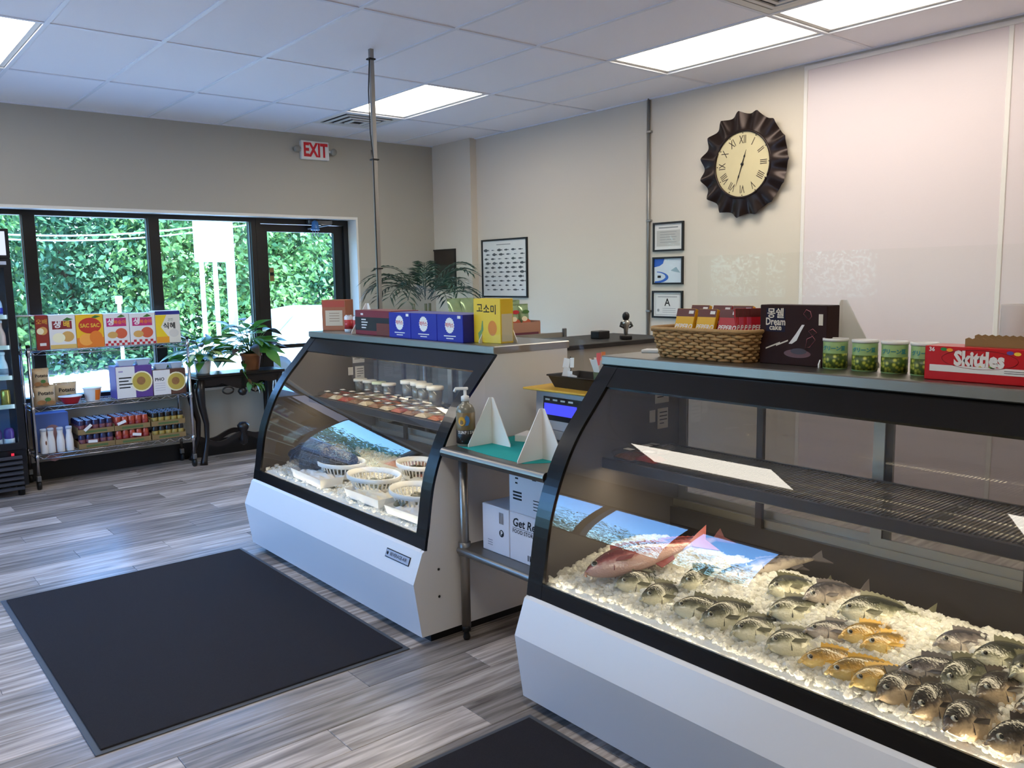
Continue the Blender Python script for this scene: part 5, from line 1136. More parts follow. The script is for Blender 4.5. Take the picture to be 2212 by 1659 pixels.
# -------- middle shelf
def pillow_bag(name, label, cat, loc, rz, w, h_, th, m_, group=None, lean=0):
    t = thing(name, label, cat, loc, group=group, rot=(lean, 0, rz))
    def fn(s): return lambda u, v: ((u-.5)*w*(1-.05*math.sin(PI*v)), s*th/2*(max(0, 4*u*(1-u))**.55)*(max(0, 4*v*(1-v))**.5)*(1+.14*noise.noise(Vector((u*5, v*5, s*2+loc[0]*10)))), h_*v+.006*noise.noise(Vector((u*4, v*4, 1)))*(1 if v > .1 else 0))
    MB().grid(fn(-1), 14, 16).grid(fn(1), 14, 16).build('bag', m_, t)
    MB().grid(lambda u, v: ((u-.5)*w, .003*math.sin(u*60), h_*.985+v*.014), 40, 1).build('crimp', m_, t)
    return t
M['bagtan'] = C('bag_tan', 196, 172, 138, .35, noise_=.08, nscale=30); M['bagbrown'] = C('bag_brown', 150, 104, 62, .4, noise_=.3, nscale=40)
def potato_bag(label, px0, px1, pyb, pyt, dy, lean=.0, z=None, grp='potato snack bags', first=True):
    y_ = 7.45+dy; a_, b2 = ony(px0, pyb, y_), ony(px1, pyb, y_); h_ = ony((px0+px1)/2, pyt, y_).z-a_.z
    t = pillow_bag('potato_bag', label, 'snack bag', ((a_.x+b2.x)/2, y_, tops[1] if z is None else z), 0, b2.x-a_.x, h_, .075, M['bagtan'], grp, lean)
    w = b2.x-a_.x
    text('Potato', w*.26, M['ink'], t, (w*.02, -.042, h_*.68), bold=w*.006); prn(t, disc(w*.1, h_*.36, w*.14, h_*.1), -.041, M['leafg'], 'printed_herb'); prn(t, disc(-w*.2, h_*.22, w*.2, h_*.12), -.040, M['bagbrown'], 'printed_potato'); prn(t, disc(w*.22, h_*.18, w*.2, h_*.1), -.040, M['bagbrown'], 'printed_potato')
    return h_
h1 = potato_bag('tan potato snack bag standing lowest by the fridge', 72, 120, 858, 813, .0)
potato_bag('tan potato snack bag lying on another by the fridge', 66, 106, 812, 772, .02, z=tops[1]+h1-.008)
potato_bag('tan potato snack bag standing behind the red bowl', 116, 166, 848, 806, .15)
t = thing('noodle_bowl', 'red noodle bowl with a paper lid on the shelf', 'bowl', (ony(152, 855, 7.47).x, 7.47, tops[1]))
MB().lathe([(0, 0), (.05, 0), (.055, .006), (.082, .055), (.086, .06), (0, .06)], 24).build('bowl', C('bowl_red', 178, 28, 38, .35), t); MB().lathe([(0, .06), (.089, .059), (.089, .063), (0, .0635)], 24).build('lid', M['pw'], t)
t = thing('noodle_cup', 'white paper noodle cup with an orange panel', 'cup', (ony(200, 853, 7.49).x, 7.49, tops[1]))
MB().lathe([(0, 0), (.05, 0), (.052, .004), (.068, .105), (.07, .108), (0, .108)], 24).build('cup', M['cwhite'], t); MB().lathe([(.068, .106), (.073, .107), (.073, .112), (0, .112)], 24).build('lid', M['pw'], t)
MB().add([(.0535*math.cos(a_)+.014*v_*math.cos(a_), .0535*math.sin(a_)+.014*v_*math.sin(a_), .012+.085*v_) for v_ in (0, 1) for a_ in [-PI/2+.1+.16*k for k in range(6)]], [(k, k+1, k+7, k+6) for k in range(5)]).build('printed_panel', M['orange'], t)
def noodle_box(label, px0, px1, pyt, m_, title, d=.2):
    y_ = 7.44; a_, b2 = ony(px0, 845, y_), ony(px1, 840, y_); h_ = ony((px0+px1)/2, pyt, y_).z-tops[1]; w = b2.x-a_.x
    b = carton('noodle_carton', label, 'box', ((a_.x+b2.x)/2, y_+d/2, tops[1]), 0, w, d, h_, m_); f_ = -d/2-.0008
    prn(b, rect(-w*.49, w*.02, .003, h_-.003), f_, M['cwhite'], 'label_panel')
    prn(b, disc(w*.2, h_*.5, min(w*.3, h_*.42)), f_-.0003, M['pearin'], 'printed_bowl'); prn(b, disc(w*.2, h_*.5, min(w*.26, h_*.36)), f_-.0006, C('soup_'+title[:3], 186, 160, 70, .5), 'printed_soup'); prn(b, disc(w*.18, h_*.52, min(w*.12, h_*.16)), f_-.0009, M['bagbrown'], 'printed_noodle')
    return b, w, h_, f_
b, w, h_, f_ = noodle_box('violet noodle carton with a white text panel on the shelf', 252, 331, 790, C('carton_violet2', 92, 62, 132, .5), 'box')
for k, ww in enumerate((.34, .26, .36, .3)): prn(b, rect(-w*.42, -w*.42+w*ww, h_*(.62-.1*k), h_*(.66-.1*k)), f_-.0004, M['ink'], 'print_line')
prn(b, rect(-w*.42, -w*.3, h_*.82, h_*.86), f_-.0004, C('print_lilac', 150, 130, 170, .5), 'print_mark')
Z1 = tops[1]+h_; X1 = b.location.x
b, w, h_, f_ = noodle_box('brown noodle soup carton lettered pho on the shelf', 332, 403, 797, C('carton_umber', 92, 58, 44, .5), 'pho')
text('PHO', .038, M['ink'], b, (-w*.44, f_-.0006, h_*.62), align='LEFT', bold=.001)
for k in range(4): prn(b, rect(-w*.44, -w*.14, h_*(.46-.09*k), h_*(.475-.09*k)), f_-.0004, C('print_mauve', 170, 160, 172, .5) if k == 0 else bpy.data.materials['print_mauve'], 'print_line')
Z2 = tops[1]+h_; X2 = b.location.x
M['trayw'] = C('tray_white', 196, 204, 218, .35)
for k, (x_, z_, lb, s_) in enumerate(((X1-.05, Z1, 'white lidded tray lying on the violet carton at its fridge end', 1), (X1+.09, Z1, 'white lidded tray lying on the violet carton at its console end', .82), (X2-.05, Z2, 'white lidded tray lying on the brown carton near the violet one', .78), (X2+.08, Z2, 'white lidded tray lying on the brown carton by the post', .74))):
    t = thing('food_tray', lb, 'tray', (x_, 7.52, z_), 0, 'white lidded trays on noodle cartons')
    tray_fn(.05*s_, .045*s_, .072*s_, .062*s_, .045, .003).build('tray', M['trayw'], t); MB().cbox(-.077*s_, .077*s_, -.067*s_, .067*s_, .044, .051, .002).build('lid', M['trayw'], t)
# -------- bottom shelf
y_ = 7.56; a_, b2 = ony(76, 930, y_), ony(150, 930, y_); h_ = ony(110, 893, y_).z-tops[0]
b = carton('blue_carton', 'blue and violet carton behind the milk bottles', 'box', ((a_.x+b2.x)/2, y_+.07, tops[0]), 0, b2.x-a_.x, .14, h_, C('carton_bluev', 92, 120, 190, .45)); prn(b, disc(0, h_*.2, (b2.x-a_.x)*.35, h_*.5), -.0708, C('print_dusk', 170, 130, 130, .5), 'printed_arc')
M['milk'] = C('milk_white', 226, 224, 222, .25)
for k, px in enumerate((95, 111, 131, 151)):
    x_ = ony(px, 955, 7.455).x
    lb = ['white milk drink bottle with a brown mark near the fridge post', 'white milk drink bottle between the marked one and another', 'white milk drink bottle third from the shelf post', 'white milk drink bottle touching the can trays'][k]
    t = bottle('milk_bottle', lb, 'bottle', 'white bottles on the bottom shelf', (x_, 7.455+.006*(k % 2), tops[0]), [(0, 0), (.027, 0), (.0295, .006), (.0295, .09), (.025, .12), (.02, .15), (.022, .175), (.022, .18), (0, .18)], M['milk'], M['trayw'], [(0, .18), (.024, .179), (.024, .196), (.02, .2), (0, .2)])
    if k == 0: MB().add([on_cyl(.0299, -PI/2+.35+.22*math.cos(2*PI*j/10), .1-.012+.018*math.sin(2*PI*j/10)) for j in range(10)], [tuple(range(10))]).build('printed_mark', C('mark_brown', 110, 66, 44, .5), t)
canmesh = {}
def can_meshes(key, c1, c2):
    R, H_ = .0262, .108
    canmesh[key] = (MB().lathe([(0, 0), (R*.8, 0), (R, .007), (R, H_-.012), (R*.86, H_-.003), (R*.86, H_)], 14).mesh('can_body', C('can_body_'+key, *c1, .28, metal=.3)),
        MB().lathe([(R+.0004, .018), (R+.0007, .018), (R+.0007, .07), (R+.0004, .07)], 14).mesh('can_print', C('can_print_'+key, *c2, .35)),
        MB().lathe([(R*.86, H_), (R*.9, H_+.002), (R*.82, H_+.002), (R*.78, H_-.003), (0, H_-.003)], 14).mesh('can_top', M['chrome']))
can_meshes('violet', (56, 50, 80), (110, 60, 68)); can_meshes('orange', (178, 78, 56), (136, 40, 36)); can_meshes('dark', (46, 40, 36), (150, 128, 60))
def can(key, loc, label, grp):
    t = thing('drink_can', label, 'can', loc, rr.uniform(0, 6), grp)
    for m_, n_ in zip(canmesh[key], ('body', 'printed_band', 'top')):
        o = bpy.data.objects.new(n_, m_); COL.objects.link(o); o.parent = t
ext = [(169, 249), (249, 327), (329, 403)]
for s_, (p0, p1) in enumerate(ext):
    key = ('violet', 'orange', 'dark')[s_]; x0, x1 = ony(p0, 950, 7.44).x, ony(p1, 945, 7.44).x; w = x1-x0-.006; n_ = 5; pitch = min(w-.008, .27)/n_
    for lev in range(2):
        zb = tops[0]+lev*.117; nm = ['violet', 'orange', 'black and gold'][s_]
        t = thing('can_tray', ('upper' if lev else 'lower')+' cardboard tray of '+nm+' cans on the bottom shelf', 'tray', ((x0+x1)/2, 7.44+.15, zb))
        MB().box(-w/2, w/2, -.15, .15, 0, .003).build('tray_floor', M['card'], t)
        MB().box(-w/2, w/2, -.15, -.147, .003, .042).box(-w/2, w/2, .147, .15, .003, .042).box(-w/2, -w/2+.003, -.147, .147, .003, .06).box(w/2-.003, w/2, -.147, .147, .003, .06).build('tray_wall', M['card'], t)
        MB().box(-w*.3, w*.3, -.1506, -.15, .01, .028).build('print', C('tray_green', 84, 104, 60, .7) if (s_, lev) == (0, 0) else bpy.data.materials['tray_green'], t)
        for i in range(n_):
            for j in range(5 if lev else 1):
                can(key, ((x0+x1)/2+(i-(n_-1)/2)*pitch, 7.44+.033+j*.0555, zb+.0032), nm+(' drink can in the upper tray' if lev else ' drink can in the lower tray'), nm+' cans, '+('upper' if lev else 'lower')+' tray')
for (px, py, r_) in ((190, 924, -.7), (263, 913, -.35), (201, 953, .05), (296, 938, .15)):
    q = ony(px, py, 7.436); o = MB().cbox(-.035, .035, -.0008, .0008, -.012, .012, .0003).build('price_card', M['paper'], None, (q.x, 7.436, q.z)); o.rotation_euler = (0, r_, 0)
    tag(o, 'white price card stuck on the front of a can tray', 'price card', 'price cards on can trays')
# ================================================================== console table and plants
M['ebony'] = C('ebony_wood', 26, 20, 18, .32, noise_=.3, nscale=12)
KX0, KX1, KY0, KY1, KZ = 2.53, 3.36, 7.40, 7.73, .80
t = thing('console_table', 'ornate black carved console table with plants by the window', 'table', ((KX0+KX1)/2, (KY0+KY1)/2, 0))
kx, ky = (KX1-KX0)/2, (KY1-KY0)/2
MB().cbox(-kx, kx, -ky, ky, KZ-.028, KZ, .008).cbox(-kx+.02, kx-.02, -ky+.02, ky-.02, KZ-.045, KZ-.028, .004).build('table_top', M['ebony'], t)
ap = [(-kx+.05, KZ-.045)]
for k in range(33):
    u = k/32; x_ = -kx+.05+(2*kx-.1)*u; z_ = KZ-.085-.055*math.exp(-((u-.5)/.12)**2)-.022*abs(math.sin(u*PI*4)); ap.append((x_, z_))
ap.append((kx-.05, KZ-.045))
for sy in (-1, 1): MB().prism(ap, 'y', sy*(ky-.04)-.012, sy*(ky-.04)+.012).build('carved_apron', M['ebony'], t)
for s_ in (-1, 1): MB().loop([(s_*.13+.05*math.cos(2*PI*k/16), -ky+.026, KZ-.155+.03*math.sin(2*PI*k/16)) for k in range(16)], .008, 6).build('apron_scroll', M['ebony'], t)
MB().lathe([(0, -.04), (.03, -.03), (.045, 0), (.03, .03), (0, .04)], 10, (0, -ky+.02, KZ-.175)).build('apron_rosette', M['ebony'], t)
for sx in (-1, 1):
    for sy in (-1, 1):
        pts = [(sx*(kx-.05), sy*(ky-.045), KZ-.05), (sx*(kx-.035), sy*(ky-.03), .66), (sx*(kx-.05), sy*(ky-.045), .52), (sx*(kx-.085), sy*(ky-.06), .36), (sx*(kx-.08), sy*(ky-.055), .22), (sx*(kx-.05), sy*(ky-.035), .10), (sx*(kx-.03), sy*(ky-.02), .03), (sx*(kx-.025), sy*(ky-.015), .0)]
        MB().tube(pts, [.034, .04, .032, .024, .02, .022, .03, .034], 10).build('leg', M['ebony'], t)
st_ = [(-kx+.08+(2*kx-.16)*k/24, .20+.035*math.cos((k/24-.5)*2*PI*1.5)) for k in range(25)]
for sy in (-1, 1): MB().prism([(x, z+.022) for x, z in st_]+[(x, z-.022) for x, z in st_[::-1]], 'y', sy*(ky-.055)-.014, sy*(ky-.055)+.014).build('stretcher', M['ebony'], t)
MB().lathe([(0, .12), (.03, .14), (.042, .19), (.026, .24), (.05, .28), (.055, .31), (.03, .335), (0, .34)], 12, (0, -ky+.055, 0)).build('stretcher_finial', M['ebony'], t)
# leaves
def leaf_mesh(name, L, w, m_, curl):
    def fn(u, v):
        x = L*v; hw = w*math.sin(PI*min(1, v**.8*.98+.02))*(1-.15*v); s = (u-.5)*2
        return (x, s*hw, -curl*L*v*v+.12*hw*abs(s))
    return MB().grid(fn, 4, 8).mesh(name, m_)
def varmat(name, edge, mid_):
    m, tt, p = nmat(name); tc = tt.nodes.new('ShaderNodeTexCoord'); sp = tt.nodes.new('ShaderNodeSeparateXYZ'); ab = tt.nodes.new('ShaderNodeMath'); ab.operation = 'ABSOLUTE'
    nn_ = tt.nodes.new('ShaderNodeTexNoise'); nn_.inputs['Scale'].default_value = 60; ad = tt.nodes.new('ShaderNodeMath'); ad.operation = 'MULTIPLY_ADD'; ad.inputs[1].default_value = .018; 
    cr = tt.nodes.new('ShaderNodeValToRGB'); cr.color_ramp.elements[0].position = .018; cr.color_ramp.elements[0].color = (*mid_, 1); cr.color_ramp.elements[1].position = .03; cr.color_ramp.elements[1].color = (*edge, 1)
    Lk = tt.links.new; Lk(tc.outputs['Object'], sp.inputs[0]); Lk(sp.outputs['Y'], ab.inputs[0]); Lk(tc.outputs['Object'], nn_.inputs['Vector']); Lk(nn_.outputs['Fac'], ad.inputs[0]); Lk(ab.outputs[0], ad.inputs[2]); Lk(ad.outputs[0], cr.inputs[0]); Lk(cr.outputs[0], p.inputs['Base Color']); p.inputs['Roughness'].default_value = .35
    return m
LV = [leaf_mesh('leaf', .185, .046, varmat('leaf_variegated', lin(52, 104, 44), lin(196, 212, 140)), .35), leaf_mesh('leaf', .18, .05, leaf_mat('leaf_plain', lin(52, 108, 36), lin(104, 158, 60)), .45), leaf_mesh('leaf', .15, .04, mat('leaf_reddish', lin(70, 52, 30), .4), .55)]
def pot_plant(name, label, loc, potprof, potm, n, rads, seed, weights, H0):
    r = random.Random(seed); t = thing(name, label, 'plant', loc)
    MB().lathe([(0, 0)]+potprof[1:]+[(potprof[-1][0]*.97, potprof[-1][1]-.03)], 20, cap=False).build('pot', potm, t)
    MB().lathe([(0, H0-.02), (potprof[-2][0]*.95, H0-.02)], 16).build('soil', C('soil', 40, 30, 24, .95) if 'soil' not in bpy.data.materials else bpy.data.materials['soil'], t)
    stems = MB()
    for k in range(n):
        a_ = 2*PI*k/n*2.4+r.uniform(-.3, .3); el = r.uniform(.15, 1.35); L_ = r.uniform(*rads); d_ = Vector((math.cos(a_)*math.cos(el), math.sin(a_)*math.cos(el)*.8, math.sin(el)))
        base = Vector((0, 0, H0-.02)); tip = base+d_*L_; stems.tube([base, base+d_*L_*.5+Vector((0, 0, .02)), tip], .0025, 4)
        lf_ = bpy.data.objects.new('leaf', LV[r.choices(range(3), weights)[0]]); COL.objects.link(lf_); lf_.parent = t
        lf_.matrix_local = Matrix.Translation(tip) @ Matrix.Rotation(a_+r.uniform(-.4, .4), 4, 'Z') @ Matrix.Rotation(-el*.5+.15+r.uniform(-.3, .3), 4, 'Y') @ Matrix.Rotation(r.uniform(-.6, .6), 4, 'X') @ Matrix.Scale(r.uniform(.8, 1.25), 4)
    stems.build('stems', M['leafg'], t)
    return t
q = ony(440, 800, 7.55); pot_plant('potted_plant', 'leafy variegated plant in a white pot on the console', (q.x-.005, 7.555, KZ), [(0, 0), (.055, 0), (.06, .01), (.075, .11), (.08, .115), (.07, .115)], M['white'], 48, (.06, .27), 3, (5, 3, 1), .115)
q = ony(540, 796, 7.55); pp_ = pot_plant('potted_plant', 'bushy green plant in a terracotta pot on the console', (q.x+.02, 7.56, KZ), [(0, 0), (.065, 0), (.07, .01), (.092, .13), (.1, .132), (.1, .155), (.088, .155)], C('terracotta', 150, 88, 50, .7, noise_=.15), 64, (.08, .33), 8, (2, 5, 3), .155)
vr = random.Random(4); vn = MB(); path = [Vector((-.12, -.12, .1)), Vector((-.16, -.17, .03)), Vector((-.12, -.185, -.06)), Vector((-.05, -.19, -.12)), Vector((.02, -.19, -.10))]
vn.tube(path, .003, 4).build('trailing_stem', M['leafg'], pp_)
for k in range(14):
    b_ = path[min(3, k//3)].lerp(path[min(4, k//3+1)], (k % 3)/3); lf_ = bpy.data.objects.new('leaf', LV[1 if k % 3 else 2]); COL.objects.link(lf_); lf_.parent = pp_
    lf_.matrix_local = Matrix.Translation(b_) @ Matrix.Rotation(vr.uniform(0, 6.3), 4, 'Z') @ Matrix.Rotation(vr.uniform(.2, 1.1), 4, 'Y') @ Matrix.Scale(vr.uniform(.4, .6), 4)
# ================================================================== right wall pieces
# wall clock with a fluted ring
cc = onx(1613, 356, XR)
t = thing('wall_clock', 'large round clock with a dark fluted metal rim and roman numerals', 'clock', (XR, cc.y, cc.z), FX)
NL = 15
def ringf(u, v):
    a_ = 2*PI*u; w_ = abs(math.sin(NL/2*a_)); r_ = .235+v*(.118+.028*(1-w_)); dep = -.062+.02*v-.015*v*math.cos(NL*a_)
    return (r_*math.cos(a_), dep, r_*math.sin(a_))
M['bronze'] = C('dark_bronze', 44, 32, 28, .3, metal=.55, noise_=.25, nscale=14)
MB().grid(ringf, 192, 8).build('fluted_rim', M['bronze'], t)
MB().lathe([(0, 0), (.30, 0), (.30, .035), (0, .035)], 40).build('back_plate', M['bronze'], t).matrix_local = Matrix.Rotation(PI/2, 4, 'X')
MB().loop([(.236*math.cos(2*PI*k/60), -.058, .236*math.sin(2*PI*k/60)) for k in range(60)], .009, 8).build('inner_ring', M['bronze'], t)
MB().prism([(.236*math.cos(2*PI*k/60), .236*math.sin(2*PI*k/60)) for k in range(60)], 'y', -.052, -.04).build('dial', C('dial_cream', 206, 192, 150, .6, noise_=.08, nscale=8), t)
M['dialink'] = C('dial_ink', 52, 38, 28, .6)
for k, s_ in enumerate(('XII', 'I', 'II', 'III', 'IIII', 'V', 'VI', 'VII', 'VIII', 'IX', 'X', 'XI')):
    a_ = PI/2-k*PI/6; u_ = (math.cos(a_), 0, math.sin(a_)); r_ = (math.sin(a_), 0, -math.cos(a_))
    text(s_, .082, M['dialink'], t, (.172*u_[0], -.0528, .172*u_[2]), r_, u_, bold=.0004, sx=.62)
    MB().lathe([(0, 0), (.0045, 0), (.0045, .0008), (0, .0008)], 8).build('minute_dot', M['dialink'], t).matrix_local = Matrix.Translation((.219*u_[0], -.052, .219*u_[2])) @ Matrix.Rotation(PI/2, 4, 'X')
def hand(ang, L_, w_, tail, name):
    c_, s_ = math.cos(ang), math.sin(ang); P_ = [(-tail, -w_*.6), (0, -w_), (L_*.45, -w_*.5), (L_*.55, -w_*1.3), (L_*.65, -w_*.5), (L_, 0), (L_*.65, w_*.5), (L_*.55, w_*1.3), (L_*.45, w_*.5), (0, w_), (-tail, w_*.6)]
    MB().prism([(x*c_-z*s_, x*s_+z*c_) for x, z in P_], 'y', -.058, -.056).build(name, M['ink'], t)
hand(math.radians(90-18), .105, .005, .02, 'hour_hand'); hand(math.radians(90-199), .165, .004, .03, 'minute_hand')
MB().lathe([(0, 0), (.011, 0), (.011, .006), (0, .007)], 12).build('centre_cap', M['ink'], t).matrix_local = Matrix.Translation((0, -.054, 0)) @ Matrix.Rotation(PI/2, 4, 'X')
# framed sheets
def framed(name, label, x, y0, y1, z0, z1, fm, sheet, fw=.014, cat='picture', dep=.018):
    t = thing(name, label, cat, (x, (y0+y1)/2, (z0+z1)/2), FX); a_, b_ = abs(y1-y0)/2, (z1-z0)/2
    MB().box(-a_, a_, -dep, 0, -b_, -b_+fw).box(-a_, a_, -dep, 0, b_-fw, b_).box(-a_, -a_+fw, -dep, 0, -b_+fw, b_-fw).box(a_-fw, a_, -dep, 0, -b_+fw, b_-fw).build('frame', fm, t)
    MB().box(-a_+fw, a_-fw, -.008, -.002, -b_+fw, b_-fw).build('sheet', sheet, t)
    MB().box(-a_+fw, a_-fw, -.0125, -.0115, -b_+fw, b_-fw).build('pane', M['acryl'], t)
    return t, a_-fw, b_-fw
M['frameb'] = C('frame_black', 22, 20, 20, .4)
def fr_px(p): return [onx(*q, XR) for q in p]
F = -.0086
q = fr_px(((1413, 482), (1478, 541))); t, a_, b_ = framed('notice_frame', 'black framed grey certificate hung highest of three', XR, q[0].y, q[1].y, q[1].z, q[0].z, M['frameb'], M['paper'])
prn(t, rect(-a_*.85, a_*.85, -b_*.75, b_*.5), F, C('cert_grey', 196, 192, 186, .7), 'printed_field'); prn(t, rect(-a_*.7, a_*.7, b_*.66, b_*.76), F, C('cert_line', 150, 150, 150, .7), 'print_line')
for k in range(5): prn(t, rect(-a_*.6, a_*(.6-.1*(k % 2)), b_*(.35-.2*k), b_*(.39-.2*k)), F-.0004, bpy.data.materials['cert_line'], 'print_line')
q = fr_px(((1412, 556), (1477, 614))); t, a_, b_ = framed('notice_frame', 'black framed sheet with blue swirls between two certificates', XR, q[0].y, q[1].y, q[1].z, q[0].z, M['frameb'], C('sheet_pale', 214, 222, 230, .6))
M['swirl'] = C('swirl_blue', 44, 96, 190, .5)
prn(t, [(-a_, b_), (-a_*.25, b_), (-a_*.35, b_*.6), (-a_*.6, b_*.4), (-a_, b_*.3)], F, M['swirl'], 'printed_corner')
arc = [(-a_*.95+a_*1.0*math.cos(th)*1.0, -b_*.55+b_*.5*math.sin(th)) for th in [math.radians(80-170*k/16) for k in range(17)]]
arc2 = [(-a_*.95+a_*.78*math.cos(th), -b_*.50+b_*.38*math.sin(th)) for th in [math.radians(80-170*k/16) for k in range(17)]]
for k in range(16): prn(t, [arc[k], arc[k+1], arc2[k+1], arc2[k]], F, M['swirl'], 'printed_swirl')
prn(t, [(a_*.2, 0), (a_*.6, b_*.3), (a_*.9, -b_*.2), (a_*.5, -b_*.1)], F, C('swirl_grey', 150, 176, 190, .6), 'printed_shape'); prn(t, rect(-a_*.75, -a_*.5, -b_*.6, -b_*.4), F-.0003, M['ink'], 'print_mark')
q = fr_px(((1411, 628), (1476, 688))); t, a_, b_ = framed('notice_frame', 'black framed certificate with a large letter A', XR, q[0].y, q[1].y, q[1].z, q[0].z, M['frameb'], M['paper'])
text('A', .085, M['ink'], t, (0, F-.0003, b_*.15), bold=.001); MB().loop([(-a_*.86, F, -b_*.86), (a_*.86, F, -b_*.86), (a_*.86, F, b_*.86), (-a_*.86, F, b_*.86)], .0012, 4).build('printed_border', bpy.data.materials['cert_line'], t)
prn(t, rect(-a_*.7, a_*.7, b_*.6, b_*.66), F, bpy.data.materials['cert_line'], 'print_line'); prn(t, disc(-a_*.66, -b_*.5, .012), F, bpy.data.materials['cert_line'], 'printed_seal')
for k in range(3): prn(t, rect(-a_*.35, a_*.6, -b_*(.35+.16*k), -b_*(.32+.16*k)), F, bpy.data.materials['cert_line'], 'print_line')
# fish poster
q = fr_px(((1042, 519), (1142, 643))); t, a_, b_ = framed('fish_poster', 'black framed white poster with rows of small fish', XR, q[0].y, q[1].y, q[1].z, q[0].z, M['frameb'], M['paper'], .016)
fp = MB(); r_ = random.Random(2); M['fishink'] = C('fish_ink', 84, 88, 92, .7)
for i in range(10):
    for j in range(6):
        cx_, cz_ = -a_*.84+a_*1.68*(j+.5*(i % 2)*.5)/5.3, b_*.66-b_*1.5*i/9.4; L_ = r_.uniform(.025, .046); d_ = r_.uniform(.16, .36)
        fp.add([(cx_+L_*x, F, cz_+L_*z*d_) for x, z in ((-1, 0), (-.6, -.7), (0, -1), (.5, -.5), (.75, -.15), (1.05, -.8), (1.0, .8), (.75, .15), (.5, .5), (0, 1.1), (-.6, .75))], [tuple(range(11))])
fp.build('printed_fish', M['fishink'], t); prn(t, rect(-a_*.35, a_*.3, b_*.84, b_*.87), F, bpy.data.materials['cert_line'], 'print_line')
# small dark picture on the corner pier
p0, p1 = onx(936, 540, 5.222), onx(987, 625, 5.222)
t, a_, b_ = framed('dark_picture', 'small dark picture in a black frame on the corner pier behind the palm', 5.222, p0.y, p1.y, p1.z, p0.z, M['frameb'], C('picture_dark', 44, 34, 30, .5, noise_=.4, nscale=20), .016)
# ================================================================== behind the cases
# palm
t = thing('potted_palm', 'tall palm with feathery dark green fronds in the corner', 'plant', (4.50, 6.72, 0))
MB().lathe([(0, 0), (.14, 0), (.15, .02), (.19, .32), (.2, .33), (.18, .33), (.18, .29)], 20, cap=False).build('pot', C('pot_dark', 60, 50, 46, .6), t); MB().lathe([(0, .31), (.185, .31)], 16).build('soil', bpy.data.materials['soil'], t)
M['palm'] = C('palm_green', 26, 52, 38, .45, noise_=.25, nscale=9)
tr_ = MB()
for dx, dy in ((0, 0), (.05, .04), (-.05, .03)): tr_.tube([(dx, dy, .3), (dx*1.6, dy*1.6, .75), (dx*2, dy*2, 1.38)], .014, 7)
tr_.build('stems', C('palm_stem', 92, 92, 60, .7), t)
pr = random.Random(12)
for k in range(24):
    a_ = 2*PI*k/12+pr.uniform(-.2, .2); L_ = pr.uniform(.46, .62); up_ = pr.uniform(.35, 1.4); fr = MB(); pts = []
    for i in range(13):
        s_ = i/12; el = up_-1.5*s_*s_*.9; prev = pts[-1] if pts else Vector((math.cos(a_)*.05, math.sin(a_)*.05, 1.40+pr.uniform(0, .1) if i == 0 else 0))
        pts.append(prev+Vector((math.cos(a_)*math.cos(el), math.sin(a_)*math.cos(el), math.sin(el)))*(L_/12) if pts else prev)
    fr.tube(pts, .0035, 4)
    for i in range(3, 13):
        d_ = (pts[i]-pts[i-1]).normalized(); sd = d_.cross(Vector((0, 0, 1))).normalized()
        for sg_ in (-1, 1):
            l_ = .17*(1.1-.55*abs(i/12-.55)); tip = pts[i]+(sd*sg_*.75+d_*.75+Vector((0, 0, .1))).normalized()*l_+Vector((0, 0, -.04)); m_ = (pts[i]+tip)/2+Vector((0, 0, .015)); wv = d_*.015
            fr.add([pts[i], m_+wv, tip, m_-wv], [(0, 1, 2, 3)])
    fr.build('frond', M['palm'], t)
# steel shelf with a box of chips
a_, b_ = ony(1092, 733, 5.0), ony(1211, 717, 5.0); zt = 1.145
t = thing('steel_stand', 'stainless stand with a raised edge behind the counter', 'stand', (4.2, 5.3, 0))
MB().cbox(-.55, .5, -.3, .3, zt-.03, zt, .004).build('top', M['steel'], t); MB().cbox(-.55, .5, -.305, -.297, zt-.045, zt+.02, .002).build('raised_edge', M['steel'], t); MB().cbox(.47, .5, -.32, -.29, zt-.02, zt+.05, .004).build('edge_bracket', M['steeld'], t)
for x in (-.5, .45):
    for y in (-.26, .26): MB().tube([(x, y, 0), (x, y, zt-.03)], .018, 10).build('leg', M['steel'], t)
t = thing('chip_box', 'brown printed open carton holding chip bags', 'box', (4.31, 5.22, zt), 0)
MB().box(-.2, .2, -.13, -.126, 0, .11).box(-.2, .2, .126, .13, 0, .13).box(-.2, -.196, -.126, .126, 0, .12).box(.196, .2, -.126, .126, 0, .12).box(-.196, .196, -.126, .126, 0, .003).build('carton', C('carton_rose', 176, 128, 104, .6), t); MB().box(-.18, .18, -.1306, -.13, .0, .03).build('printed_band', C('carton_plum', 110, 56, 70, .6), t)
M['bagsil'] = C('bag_silver_green', 150, 172, 130, .2, metal=.4, noise_=.3, nscale=18)
for k, (dx, dz, ln) in enumerate(((-.11, .0, -.08), (.0, .0, -.05), (.11, .0, -.08), (.06, .03, .0))):
    bg = pillow_bag('chip_bag', 'silvery green chip bag standing in the open carton', 'snack bag', (4.31+dx, (5.18 if k < 3 else 5.28), zt+.004+dz), rr.uniform(-.05, .05), .105 if k < 3 else .16, .24, .06, M['bagsil'], 'chip bags in the carton', ln)
    prn(bg, disc(.0, .185, .036, .016), -.0315, M['redtxt'] if k % 2 else M['leafg'], 'printed_title'); prn(bg, disc(-.02, .13, .03, .02), -.0330, M['pearin'], 'printed_chip'); prn(bg, disc(0, .10, .045, .03), -.0325, C('chip_red', 190, 90, 60, .5) if k == 0 else bpy.data.materials['chip_red'], 'printed_chips')
for k in range(2):
    q = ony(995+28*k, 690, 5.25); pillow_bag('chip_bag', 'silvery green chip bag leaning on the stand beside the yellow box', 'snack bag', (q.x, 5.25, zt), .2, .17, .31, .06, M['bagsil'], 'loose chip bags', -.2)
